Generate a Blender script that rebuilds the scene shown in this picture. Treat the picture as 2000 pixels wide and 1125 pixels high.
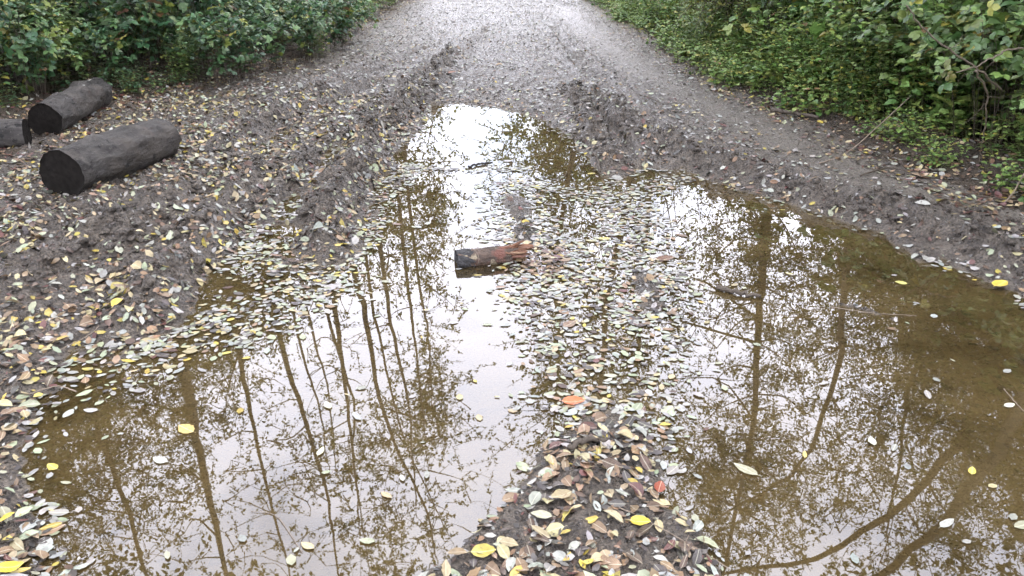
import bpy, math, random
import numpy as np
from mathutils import Vector

random.seed(7)
rng = np.random.default_rng(7)
scene = bpy.context.scene
COL = scene.collection
for o in list(bpy.data.objects):
    bpy.data.objects.remove(o)

# ------------------------------------------------------------------ camera
F, CX, CY, H = 1570.0, 1000.0, 562.5, 1.6
PITCH = math.atan((CY + 130.0) / F)
cam = bpy.data.cameras.new("camera")
cam.sensor_width = 36.0
cam.lens = F / 2000.0 * 36.0
cam.clip_start = 0.05
cam.clip_end = 1000.0
camo = bpy.data.objects.new("camera", cam)
camo.location = (0, 0, H)
camo.rotation_euler = (math.pi / 2 - PITCH, 0, 0)
COL.objects.link(camo)
scene.camera = camo

# ------------------------------------------------------------------ sky, sun, exposure
SUN_EL, SUN_AZ = math.radians(66), math.radians(20)      # azimuth clockwise from +Y
world = bpy.data.worlds.new("World")
scene.world = world
world.use_nodes = True
wn, wl = world.node_tree.nodes, world.node_tree.links
wn.clear()
w_out = wn.new("ShaderNodeOutputWorld")
w_bg = wn.new("ShaderNodeBackground")
w_bg.inputs["Strength"].default_value = 0.15
w_sky = wn.new("ShaderNodeTexSky")
w_sky.sky_type = 'NISHITA'
w_sky.sun_disc = False
w_sky.sun_elevation = SUN_EL
w_sky.sun_rotation = SUN_AZ
w_sky.air_density = 1.0
w_sky.dust_density = 3.0
w_tc = wn.new("ShaderNodeTexCoord")
w_no = wn.new("ShaderNodeTexNoise")
w_no.inputs["Scale"].default_value = 2.6
w_no.inputs["Detail"].default_value = 5.0
w_no.inputs["Roughness"].default_value = 0.55
w_rp = wn.new("ShaderNodeValToRGB")
w_rp.color_ramp.elements[0].position = 0.36
w_rp.color_ramp.elements[0].color = (0.35, 0.35, 0.35, 1)
w_rp.color_ramp.elements[1].position = 0.47
w_rp.color_ramp.elements[1].color = (1, 1, 1, 1)
w_mx = wn.new("ShaderNodeMix")
w_mx.data_type = 'RGBA'
w_mx.inputs[7].default_value = (9.4, 9.5, 10.9, 1)         # overcast cloud
wl.new(w_tc.outputs["Generated"], w_no.inputs["Vector"])
wl.new(w_no.outputs["Fac"], w_rp.inputs["Fac"])
wl.new(w_rp.outputs["Color"], w_mx.inputs[0])
wl.new(w_sky.outputs["Color"], w_mx.inputs[6])
wl.new(w_mx.outputs[2], w_bg.inputs["Color"])
wl.new(w_bg.outputs["Background"], w_out.inputs["Surface"])

sun = bpy.data.lights.new("sun", 'SUN')
sun.energy = 0.8
sun.angle = math.radians(25)
sun.color = (1.0, 0.97, 0.92)
suno = bpy.data.objects.new("sun", sun)
sd = Vector((math.sin(SUN_AZ) * math.cos(SUN_EL), math.cos(SUN_AZ) * math.cos(SUN_EL), math.sin(SUN_EL)))
suno.rotation_euler = (-sd).to_track_quat('-Z', 'Y').to_euler()
suno.location = (0, 0, 30)
COL.objects.link(suno)

vs = scene.view_settings
vs.view_transform = 'Standard'
vs.look = 'None'
vs.exposure = 2.0
vs.gamma = 1.0
scene.render.engine = 'CYCLES'
scene.cycles.use_adaptive_sampling = True
scene.cycles.adaptive_threshold = 0.03
scene.cycles.adaptive_min_samples = 20
scene.cycles.max_bounces = 5
scene.cycles.diffuse_bounces = 2
scene.cycles.glossy_bounces = 3
scene.cycles.transmission_bounces = 3
scene.cycles.transparent_max_bounces = 6
scene.cycles.caustics_reflective = False
scene.cycles.caustics_refractive = False

# ------------------------------------------------------------------ pixel <-> place
cp, sp = math.cos(PITCH), math.sin(PITCH)
def ray(u, v):
    a, b = (np.asarray(u, float) - CX) / F, (np.asarray(v, float) - CY) / F
    return a, cp - b * sp, -sp - b * cp
def G(u, v, z=0.0):                      # pixel -> point on the level z
    dx, dy, dz = ray(u, v)
    t = (z - H) / dz
    return np.array([t * dx, t * dy, z + 0 * t]).T
def Mr(u, v, Y):                         # pixel seen in the puddle -> point above it at distance Y
    dx, dy, dz = ray(u, v)
    t = Y / dy
    return np.array([t * dx, Y + 0 * t, -H - t * dz]).T
def Dp(u, v, Y):                         # pixel -> point at distance Y
    dx, dy, dz = ray(u, v)
    t = Y / dy
    return np.array([t * dx, Y + 0 * t, H + t * dz]).T
def proj(P):
    zc = P[:, 1] * cp + (H - P[:, 2]) * sp
    yc = (H - P[:, 2]) * cp - P[:, 1] * sp
    return CX + F * P[:, 0] / zc, CY + F * yc / zc, zc

# ------------------------------------------------------------------ noise
def _hash(ix, iy, s):
    h = (ix.astype(np.int64) * 374761393 + iy.astype(np.int64) * 668265263 + s * 1442695041) & 0xFFFFFFFF
    h = ((h ^ (h >> 13)) * 1274126177) & 0xFFFFFFFF
    return ((h ^ (h >> 16)) & 0xFFFFFF) / float(0xFFFFFF)
def vn(x, y, s=0):
    ix, iy = np.floor(x), np.floor(y)
    fx, fy = x - ix, y - iy
    fx, fy = fx * fx * (3 - 2 * fx), fy * fy * (3 - 2 * fy)
    a, b = _hash(ix, iy, s), _hash(ix + 1, iy, s)
    c, d = _hash(ix, iy + 1, s), _hash(ix + 1, iy + 1, s)
    return (a + (b - a) * fx + (c - a) * fy + (a - b - c + d) * fx * fy) * 2 - 1
def fbm(x, y, s=0, o=4, g=0.5):
    r, a = 0, 1.0
    for i in range(o):
        r = r + a * vn(x + 13.7 * i, y - 7.1 * i, s + i)
        x, y = 0.8 * x * 2.03 - 0.6 * y * 2.03, 0.6 * x * 2.03 + 0.8 * y * 2.03
        a *= g
    return r
def seg_d(x, y, poly, closed=False):
    best = np.full(np.shape(x), 1e9)
    n = len(poly)
    for i in range(n if closed else n - 1):
        ax, ay = poly[i][0], poly[i][1]
        bx, by = poly[(i + 1) % n][0], poly[(i + 1) % n][1]
        ex, ey = bx - ax, by - ay
        t = np.clip(((x - ax) * ex + (y - ay) * ey) / (ex * ex + ey * ey + 1e-9), 0, 1)
        best = np.minimum(best, (x - ax - t * ex) ** 2 + (y - ay - t * ey) ** 2)
    return np.sqrt(best)
def inside(x, y, poly):
    r = np.zeros(np.shape(x), bool)
    n = len(poly)
    for i in range(n):
        ax, ay = poly[i][0], poly[i][1]
        bx, by = poly[(i + 1) % n][0], poly[(i + 1) % n][1]
        c = (ay > y) != (by > y)
        xi = (bx - ax) * (y - ay) / (by - ay + 1e-12) + ax
        r ^= c & (x < xi)
    return r
def gp(pts): return [G(u, v)[:2] for u, v in pts]

# ------------------------------------------------------------------ the lie of the land
PUD_MAIN = gp([(835, 205), (905, 200), (985, 212), (1060, 235), (1125, 285), (1165, 325), (1200, 360), (1255, 335),
    (1340, 330), (1460, 372), (1600, 412), (1720, 455), (1830, 500), (1930, 555), (2010, 590), (2250, 690),
    (2500, 1000), (2300, 1300), (1460, 1300), (1425, 1110), (1345, 1000), (1300, 925), (1255, 880), (1185, 852),
    (1105, 865), (1055, 920), (1030, 965), (950, 1045), (870, 1085), (800, 1125), (740, 1300), (40, 1300),
    (60, 1125), (50, 1060), (0, 985), (-40, 905), (30, 800), (120, 705), (290, 628), (345, 580), (405, 445),
    (470, 402), (560, 385), (610, 440), (630, 520), (690, 490), (705, 410), (725, 345), (775, 290), (825, 245)])
PUD_B = gp([(480, 292), (560, 262), (590, 266), (560, 290), (500, 312)])
PUD_C = gp([(600, 300), (650, 278), (690, 280), (665, 300), (610, 320)])
PUDS = [PUD_MAIN, PUD_B, PUD_C]
def sdf(x, y):
    r = np.full(np.shape(x), 1e9)
    for p in PUDS:
        d = seg_d(x, y, p, True)
        r = np.minimum(r, np.where(inside(x, y, p), -d, d))
    return r
# (pixels, height, width, roughness)
RIDGES = [
    ([(880, 120), (830, 190), (760, 260), (690, 350), (640, 430), (640, 485)], .13, .115, 1.0),
    ([(800, 190), (700, 250), (600, 330), (560, 380)], .03, .12, .9),
    ([(640, 190), (520, 260), (430, 330), (330, 420), (200, 520)], .06, .16, .9),
    ([(560, 330), (450, 400), (370, 480), (320, 560), (250, 620)], .10, .14, 1.0),
    ([(300, 430), (150, 520), (0, 590), (-150, 660)], .07, .16, .8),
    ([(1110, 180), (1140, 230), (1165, 290), (1200, 330)], .08, .09, 1.0),
    ([(1190, 210), (1240, 280), (1330, 310), (1420, 345)], .08, .10, 1.0),
    ([(1430, 330), (1560, 385), (1700, 430), (1830, 470), (1960, 520), (2150, 580)], .06, .11, 1.0),
    ([(1700, 395), (1850, 430), (2050, 480)], .05, .10, 1.0),
    ([(1180, 900), (1190, 980), (1180, 1080), (1180, 1200)], .008, .25, .45),
    ([(985, 385), (1010, 420), (1020, 470)], .016, .10, .9),
    ([(1240, 530), (1265, 580), (1280, 600)], .014, .07, .8),
    ([(1640, 592), (1680, 603), (1725, 622)], 0.060, .05, .7),
    ([(1740, 470), (1790, 510)], .05, .05, .8),
    ([(-60, 780), (-40, 900), (-30, 1080), (-40, 1200)], .02, .15, .4),
]
RIDGES = [(gp(p), a, w, r) for p, a, w, r in RIDGES]
GROOVES = [
    ([(900, 110), (800, 175), (700, 255), (620, 340), (560, 420)], .05, .07),
    ([(740, 170), (600, 230), (480, 300), (380, 380)], .05, .07),
    ([(1170, 190), (1180, 250), (1230, 320)], .06, .05),
    ([(1130, 120), (1200, 200), (1330, 290)], .03, .08),
    ([(560, 220), (400, 300), (250, 400), (100, 480)], .04, .09),
    ([(830, 105), (660, 185), (480, 285), (330, 385)], .045, .05),
    ([(720, 135), (540, 205), (380, 285), (220, 380)], .04, .05),
    ([(950, 60), (880, 140), (780, 230)], .035, .05),
    ([(1080, 60), (1130, 140), (1220, 240), (1370, 320)], .035, .05),
    ([(1500, 330), (1700, 405), (1900, 470), (2100, 540)], .04, .045),
]
GROOVES = [(gp(p), a, w) for p, a, w in GROOVES]
SMOOTH = gp([(1100, 20), (1200, 110), (1330, 190), (1500, 275), (1720, 360), (1990, 445), (2200, 520)])
MATS = [([(1010, 370), (1050, 480), (1100, 600), (1190, 740), (1190, 840)], .26),
        ([(1190, 380), (1255, 470), (1270, 580), (1240, 680), (1190, 760)], .22),
        ([(600, 395), (500, 425), (430, 480), (530, 490), (590, 560), (480, 620), (300, 670), (170, 730)], .28),
        ([(620, 560), (700, 480), (740, 400), (800, 330)], .10),
        ([(1080, 370), (1200, 390), (1330, 350)], .13),
        ([(800, 325), (900, 335), (1030, 330)], .07),
        ([(70, 740), (20, 830), (20, 950), (40, 1060), (70, 1150)], .10)]
MATS = [(gp(p), w) for p, w in MATS]
HUMP = gp([(1180, 880), (1180, 1000), (1150, 1150), (1150, 1400)])
LEFT_E = gp([(800, 0), (640, 100), (450, 165), (245, 205), (0, 330)])
RIGHT_E = gp([(1150, 0), (1440, 185), (1700, 320), (2000, 430)])
ly = np.array([-200, 2.5] + [p[1] for p in LEFT_E][::-1] + [60, 200]); lx = np.array([-4.2, -4.1] + [p[0] for p in LEFT_E][::-1] + [-2.8, -3.0])
ry = np.array([-200, 2.5] + [p[1] for p in RIGHT_E][::-1] + [60, 200]); rx = np.array([3.4, 3.4] + [p[0] for p in RIGHT_E][::-1] + [1.9, 1.7])
def edges(y):
    w = .12 * vn(y * 1.3, y * 0 + 3.3, 91) + .06 * vn(y * 4.0, y * 0 + 9.3, 92)
    return np.interp(y, ly, lx) + w, np.interp(y, ry, rx) - w * .8
def off_road(x, y):
    l, r = edges(y)
    return np.maximum(l - x, x - r)      # positive outside the track
def land(x, y):
    """height, roughness (0..1), puddle distance"""
    x = np.asarray(x, float); y = np.asarray(y, float)
    near = (np.abs(x) < 9) & (y > -1) & (y < 26)
    d = np.full(x.shape, 9.0)
    rough = np.full(x.shape, .30)
    rid = np.zeros(x.shape)
    sm = np.full(x.shape, 9.0)
    mat = np.zeros(x.shape)
    if near.any():
        xn, yn = x[near], y[near]
        d[near] = sdf(xn, yn) + .06 * fbm(xn * 3.1, yn * 3.1, 5, 5, .6)
        rr = np.full(xn.shape, .30); zz = np.zeros(xn.shape)
        wv = .06 * fbm(xn * 2.2, yn * 2.2, 33, 3); wu = .06 * fbm(xn * 2.2, yn * 2.2, 37, 3)
        for p, a, w, r in RIDGES:
            k = np.exp(-(seg_d(xn + wv, yn + wu, p) / w) ** 2)
            zz += 1.3 * a * k * (1 + .5 * fbm(xn * 4, yn * 4, 51, 2))
            rr = np.maximum(rr, r * k)
        for p, a, w in GROOVES:
            gd = seg_d(xn + .35 * wv, yn + .35 * wu, p)
            k = np.exp(-(gd / w) ** 2)
            zz += a * (.75 * np.exp(-((gd - 2.1 * w) / (.8 * w)) ** 2) - 1.35 * k)
            rr = rr * (1 - .45 * k)
            dx_, dy_ = p[-1][0] - p[0][0], p[-1][1] - p[0][1]; dl = math.hypot(dx_, dy_)
            al = (xn * dx_ + yn * dy_) / dl; ac = (-xn * dy_ + yn * dx_) / dl
            zz += .011 * k ** .5 * np.clip(1.6 * np.sin(al * 52 + 26 * np.abs(np.mod(ac, .36) - .18) * 2 + 6 * wv), -1, 1) * (k > .05)
        rid[near] = zz
        sm[near] = seg_d(xn, yn, SMOOTH)
        # the churned left half of the track
        ch = np.clip((-.1 * yn + .3 - xn) / .8, 0, 1) * np.clip((13 - yn) / 5, 0, 1)
        rough[near] = np.maximum(rr, .30 + .25 * ch)
        mm = np.zeros(xn.shape)
        for p, w in MATS:
            mm = np.maximum(mm, np.exp(-(seg_d(xn, yn, p) / w) ** 2))
        mat[near] = mm
    ks = np.exp(-(sm / .33) ** 2)
    rough = rough * (1 - .85 * ks) * np.interp(y, [9, 14], [1, .35])
    z = np.where(d > 0, .030 * (1 - np.exp(-np.maximum(d, 0) / .14)) + .035 * np.clip(d / 1.5, 0, 1),
                 -.075 * (1 - np.exp(np.minimum(d, 0) / .22)))
    z = np.where(d < 0, z * (1 - .92 * mat), z)
    hm = np.exp(-(seg_d(x, y, HUMP) / .45) ** 4)
    z = np.where(d > 0, z * (1 - .80 * hm), z)
    z = z + rid * (1 - .8 * ks)
    wet = np.where(d < 0, .35, 1.0)
    z = z + wet * rough * (.028 * fbm(x * 5.5, y * 5.5, 11, 3) + .036 * np.abs(fbm(x * 15, y * 15, 17, 3)) - .016)
    z = z + wet * (.003 + .012 * rough) * fbm(x * 26, y * 26, 23, 2)
    z = np.where(d > .10, np.maximum(z, .010 + .004 * vn(x * 9, y * 9, 3)), z)
    off = off_road(x, y)
    up = np.clip((off + .1) / .8, 0, 1)
    up = up * up * (3 - 2 * up)
    z = z + up * (.10 + .07 * fbm(x * 1.1, y * 1.1, 41, 4) + .03 * fbm(x * 6, y * 6, 44, 3))
    # a shaded hollow below the right-hand thicket
    z = z - .16 * np.exp(-(((x - 4.1) / .55) ** 2 + ((y - 6.3) / 1.0) ** 2))
    return z, rough, d
def zat(P2):
    return land(P2[:, 0], P2[:, 1])[0]

# ------------------------------------------------------------------ mesh helpers
def mesh(name, V, faces, mats=(), smooth=True, col=None, attrs=None):
    """faces: list of (m,k) index arrays"""
    me = bpy.data.meshes.new(name)
    V = np.asarray(V, np.float32)
    faces = [np.asarray(f, np.int32) for f in faces if len(f)]
    me.vertices.add(len(V)); me.vertices.foreach_set("co", V.ravel())
    nl = sum(f.size for f in faces); nf = sum(len(f) for f in faces)
    me.loops.add(nl); me.polygons.add(nf)
    me.loops.foreach_set("vertex_index", np.concatenate([f.ravel() for f in faces]))
    tot = np.concatenate([np.full(len(f), f.shape[1], np.int32) for f in faces])
    st = np.concatenate([[0], np.cumsum(tot)[:-1]]).astype(np.int32)
    me.polygons.foreach_set("loop_start", st)
    me.polygons.foreach_set("use_smooth", np.full(nf, smooth))
    if col is not None:
        c = np.ones((len(V), 4), np.float32); c[:, :3] = col
        at = me.color_attributes.new("Col", 'FLOAT_COLOR', 'POINT')
        at.data.foreach_set("color", c.ravel())
    for k, a in (attrs or {}).items():
        at = me.attributes.new(k, 'FLOAT', 'POINT')
        at.data.foreach_set("value", np.asarray(a, np.float32))
    me.update(calc_edges=True)
    me.validate()
    for m in mats: me.materials.append(m)
    return me
def put(name, data, parent=None, loc=None, **props):
    o = bpy.data.objects.new(name, data)
    COL.objects.link(o)
    if loc is not None: o.location = loc
    if parent is not None: o.parent = parent
    for k, v in props.items(): o[k] = v
    return o
def unit(a): return a / (np.linalg.norm(a, axis=-1, keepdims=True) + 1e-12)

def leaves(P, T, N, L, W, col, simple=False, fold=.12, curl=.1):
    """leaf blades: base P, along T, facing N, length L, width W -> verts, faces, colours"""
    n = len(P)
    T = unit(T); B = unit(np.cross(N, T)); N = np.cross(T, B)
    L = np.broadcast_to(L, n)[:, None]; W = np.broadcast_to(W, n)[:, None]
    fo = np.broadcast_to(fold, n)[:, None]; cu = np.broadcast_to(curl, n)[:, None]
    def at(t, s):
        return P + T * L * t + B * W * s + N * (fo * W * abs(s) * 2 + cu * L * (t - .5) ** 2 * 4 - cu * L * .5)
    if simple:
        V = np.stack([at(0, 0), at(.45, .5), at(1, 0), at(.45, -.5)], 1)
        b = np.arange(n)[:, None] * 4
        fs = [b + np.array([[0, 3, 2, 1]])]
        k = 4
    else:
        V = np.stack([at(0, 0), at(.25, .40), at(.66, .46), at(1, 0), at(.66, -.46), at(.25, -.40), at(.28, 0), at(.66, 0)], 1)
        b = np.arange(n)[:, None] * 8
        tr = np.concatenate([b + np.array([[0, 6, 1]]), b + np.array([[0, 5, 6]]), b + np.array([[2, 7, 3]]), b + np.array([[7, 4, 3]])])
        qd = np.concatenate([b + np.array([[1, 6, 7, 2]]), b + np.array([[6, 5, 4, 7]])])
        fs = [tr, qd]
        k = 8
    C = np.repeat(col, k, axis=0)
    return V.reshape(-1, 3), fs, C
def join(parts):
    Vs, out, Cs, o = [], {}, [], 0
    for V, fs, C in parts:
        Vs.append(V); Cs.append(C)
        for f in fs: out.setdefault(f.shape[1], []).append(np.asarray(f) + o)
        o += len(V)
    return np.concatenate(Vs), [np.concatenate(v) for v in out.values()], np.concatenate(Cs)
def tube(pts, rad, n=8, cap=True):
    pts = np.asarray(pts, float); m = len(pts); rad = np.broadcast_to(rad, m)
    t = unit(np.gradient(pts, axis=0))
    ref = np.array([0, 0, 1.0]) if abs(t[0, 2]) < .8 else np.array([1.0, 0, 0])
    V = []
    for i in range(m):
        a = unit(np.cross(t[i], ref)); b = np.cross(t[i], a)
        ang = np.arange(n) * 2 * math.pi / n
        V.append(pts[i] + rad[i] * (np.cos(ang)[:, None] * a + np.sin(ang)[:, None] * b))
    V = np.concatenate(V)
    i, j = np.meshgrid(np.arange(m - 1), np.arange(n), indexing='ij')
    i, j = i.ravel(), j.ravel(); k = (j + 1) % n
    f = [np.stack([i * n + j, i * n + k, (i + 1) * n + k, (i + 1) * n + j], 1)]
    if cap:
        V = np.concatenate([V, pts[:1], pts[-1:]])
        j = np.arange(n); k = (j + 1) % n
        f.append(np.concatenate([np.stack([k, j, np.full(n, m * n)], 1), np.stack([(m - 1) * n + j, (m - 1) * n + k, np.full(n, m * n + 1)], 1)]))
    return V, f, np.ones((len(V), 3))
def twigs(P0, P1, P2, r0, seg=4):
    """many thin three-sided curved twigs at once"""
    n = len(P0); ts = np.linspace(0, 1, seg)
    pts = [((1 - t) ** 2)[..., None] * P0 + (2 * t * (1 - t))[..., None] * P1 + (t * t)[..., None] * P2 for t in [np.full(n, t) for t in ts]]
    d = unit(P2 - P0); ref = np.where(np.abs(d[:, 2:3]) < .8, np.array([[0, 0, 1.0]]), np.array([[1.0, 0, 0]]))
    a = unit(np.cross(d, ref)); b = np.cross(d, a)
    V = []
    for q, t in zip(pts, ts):
        r = (np.broadcast_to(r0, n) * (1 - .75 * t))[:, None]
        for k in range(3):
            g = k * 2 * math.pi / 3
            V.append(q + r * (math.cos(g) * a + math.sin(g) * b))
    V = np.stack(V, 1).reshape(-1, 3)
    base = np.arange(n)[:, None] * (3 * seg)
    fs = []
    for s in range(seg - 1):
        for k in range(3):
            k2 = (k + 1) % 3
            fs.append(base + np.array([[s * 3 + k, s * 3 + k2, (s + 1) * 3 + k2, (s + 1) * 3 + k]]))
    return V, [np.concatenate(fs)], np.ones((len(V), 3))
def smooth_path(pts, n):
    pts = np.asarray(pts, float)
    P = np.vstack([2 * pts[0] - pts[1], pts, 2 * pts[-1] - pts[-2]])
    out = []
    for s in np.linspace(0, len(pts) - 1 - 1e-6, n):
        i = int(s); t = s - i
        a, b, c, d = P[i], P[i + 1], P[i + 2], P[i + 3]
        out.append(.5 * (2 * b + (c - a) * t + (2 * a - 5 * b + 4 * c - d) * t * t + (3 * b - a - 3 * c + d) * t ** 3))
    return np.array(out)
def rdir(n, r=None):
    r = r or rng
    return unit(r.normal(size=(n, 3)))

# ------------------------------------------------------------------ materials
def mat(name):
    m = bpy.data.materials.new(name); m.use_nodes = True
    nt = m.node_tree; nt.nodes.clear()
    out = nt.nodes.new("ShaderNodeOutputMaterial")
    return m, nt, out
def N_(nt, t, **kw):
    n = nt.nodes.new(t)
    for k, v in kw.items():
        if k.startswith("_"): setattr(n, k[1:], v)
        else: n.inputs[k.replace("_", " ")].default_value = v
    return n
def noise(nt, vec, scale, detail=5, rough=.6):
    n = N_(nt, "ShaderNodeTexNoise", Scale=scale, Detail=detail, Roughness=rough)
    nt.links.new(vec, n.inputs["Vector"])
    return n.outputs["Fac"]
def ramp(nt, fac, stops):
    r = nt.nodes.new("ShaderNodeValToRGB")
    e = r.color_ramp.elements
    while len(e) < len(stops): e.new(.5)
    for i, (p, c) in enumerate(stops):
        e[i].position = p
        e[i].color = (*c, 1) if len(c) == 3 else c
    nt.links.new(fac, r.inputs["Fac"])
    return r.outputs["Color"]
def mixc(nt, fac, a, b, mode='MIX'):
    m = nt.nodes.new("ShaderNodeMix"); m.data_type = 'RGBA'; m.blend_type = mode
    for s, v in ((m.inputs[0], fac), (m.inputs[6], a), (m.inputs[7], b)):
        if isinstance(v, (int, float)): s.default_value = v
        elif isinstance(v, tuple): s.default_value = (*v, 1)
        else: nt.links.new(v, s)
    return m.outputs[2]
def math_(nt, op, a, b=0.0, c=None, clamp=False):
    m = nt.nodes.new("ShaderNodeMath"); m.operation = op; m.use_clamp = clamp
    for s, v in zip(m.inputs, (a, b, c)):
        if v is None: continue
        if isinstance(v, (int, float)): s.default_value = v
        else: nt.links.new(v, s)
    return m.outputs[0]
def bump(nt, h, strength=.4, dist=.01, normal=None):
    b = N_(nt, "ShaderNodeBump", Strength=strength, Distance=dist)
    nt.links.new(h, b.inputs["Height"])
    if normal is not None: nt.links.new(normal, b.inputs["Normal"])
    return b.outputs["Normal"]
def principled(nt, out, color, rough=.6, normal=None, spec=.5):
    b = N_(nt, "ShaderNodeBsdfPrincipled")
    for s, v in ((b.inputs["Base Color"], color), (b.inputs["Roughness"], rough), (b.inputs["Specular IOR Level"], spec)):
        if isinstance(v, (int, float)): s.default_value = v
        elif isinstance(v, tuple): s.default_value = (*v, 1)
        else: nt.links.new(v, s)
    if normal is not None: nt.links.new(normal, b.inputs["Normal"])
    if out is not None: nt.links.new(b.outputs["BSDF"], out.inputs["Surface"])
    return b

def make_mud():
    m, nt, out = mat("wet_mud")
    geo = nt.nodes.new("ShaderNodeNewGeometry"); pos = geo.outputs["Position"]
    ar = N_(nt, "ShaderNodeAttribute", _attribute_name="rough").outputs["Fac"]
    aw = N_(nt, "ShaderNodeAttribute", _attribute_name="bed").outputs["Fac"]
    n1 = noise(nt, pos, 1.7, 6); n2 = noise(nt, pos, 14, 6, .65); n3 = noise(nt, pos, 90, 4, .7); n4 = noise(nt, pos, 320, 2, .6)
    c = ramp(nt, n2, [(.30, (.007, .0055, .0045)), (.50, (.032, .026, .0205)), (.70, (.078, .065, .052))])
    c = mixc(nt, ramp(nt, n1, [(.35, (0, 0, 0)), (.7, (1, 1, 1))]), c, (.036, .029, .023))
    pale = ramp(nt, noise(nt, pos, 5, 4), [(.2, (.045, .039, .032)), (.8, (.076, .066, .055))])
    c = mixc(nt, ramp(nt, ar, [(.04, (.85, .85, .85)), (.35, (0, 0, 0))]), c, pale)
    c = mixc(nt, 1.0, c, ramp(nt, n3, [(.36, (.52, .52, .50)), (.50, (1.90, 1.91, 1.84)), (.66, (3.4, 3.42, 3.3))]), 'MULTIPLY')  # fine soil mottling, with crevice shade put into the colour
    c = mixc(nt, ramp(nt, n4, [(.62, (0, 0, 0)), (.70, (.6, .6, .6))]), c, (.13, .12, .105))
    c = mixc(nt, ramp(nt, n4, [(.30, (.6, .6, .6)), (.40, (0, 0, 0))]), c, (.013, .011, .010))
    silt = ramp(nt, n1, [(.3, (.095, .065, .024)), (.7, (.165, .115, .044))])
    silt = mixc(nt, ramp(nt, n2, [(.35, (.6, .6, .6)), (.6, (0, 0, 0))]), silt, (.055, .042, .022))
    c = mixc(nt, aw, c, silt)
    r = ramp(nt, noise(nt, pos, 28, 3, .6), [(.34, (.16, .16, .16)), (.52, (.45, .45, .45)), (.72, (.72, .72, .72))])
    h = math_(nt, 'ADD', math_(nt, 'MULTIPLY', n2, 1.0), math_(nt, 'MULTIPLY', n3, .45))
    h = math_(nt, 'ADD', h, math_(nt, 'MULTIPLY', n4, .10))
    vo = N_(nt, "ShaderNodeTexVoronoi", Scale=38.0); vo.feature = 'F1'
    nt.links.new(pos, vo.inputs["Vector"])
    rm = math_(nt, 'MULTIPLY', vo.outputs["Distance"], math_(nt, 'MULTIPLY', ar, -1.1))
    h = math_(nt, 'ADD', h, rm)
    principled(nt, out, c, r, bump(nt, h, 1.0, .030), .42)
    return m
def make_floor():
    m, nt, out = mat("forest_soil")
    pos = nt.nodes.new("ShaderNodeNewGeometry").outputs["Position"]
    n2 = noise(nt, pos, 9, 6, .65); n3 = noise(nt, pos, 60, 4, .7)
    c = ramp(nt, n2, [(.3, (.018, .014, .010)), (.55, (.045, .034, .022)), (.75, (.085, .060, .036))])
    principled(nt, out, c, .75, bump(nt, math_(nt, 'ADD', n2, n3), .8, .03), .3)
    return m
def make_water():
    m, nt, out = mat("puddle_water")
    pos = nt.nodes.new("ShaderNodeNewGeometry").outputs["Position"]
    nrm = bump(nt, noise(nt, pos, 7, 2, .4), .012, .004)
    fr = N_(nt, "ShaderNodeFresnel", IOR=1.82)
    nt.links.new(nrm, fr.inputs["Normal"])
    gl = N_(nt, "ShaderNodeBsdfGlossy", Color=(1, 1, 1, 1), Roughness=.0)
    nt.links.new(nrm, gl.inputs["Normal"])
    tr = N_(nt, "ShaderNodeBsdfTransparent", Color=(.93, .88, .74, 1))
    df = N_(nt, "ShaderNodeBsdfDiffuse", Color=(.105, .076, .032, 1))
    m1 = N_(nt, "ShaderNodeMixShader", Fac=.28)
    nt.links.new(ramp(nt, noise(nt, pos, 2.2, 4, .55), [(.32, (.12, .12, .12)), (.68, (.48, .48, .48))]), m1.inputs[0])
    nt.links.new(tr.outputs[0], m1.inputs[1]); nt.links.new(df.outputs[0], m1.inputs[2])
    m2 = nt.nodes.new("ShaderNodeMixShader")
    nt.links.new(fr.outputs[0], m2.inputs[0]); nt.links.new(m1.outputs[0], m2.inputs[1]); nt.links.new(gl.outputs[0], m2.inputs[2])
    nt.links.new(m2.outputs[0], out.inputs["Surface"])
    return m
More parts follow.
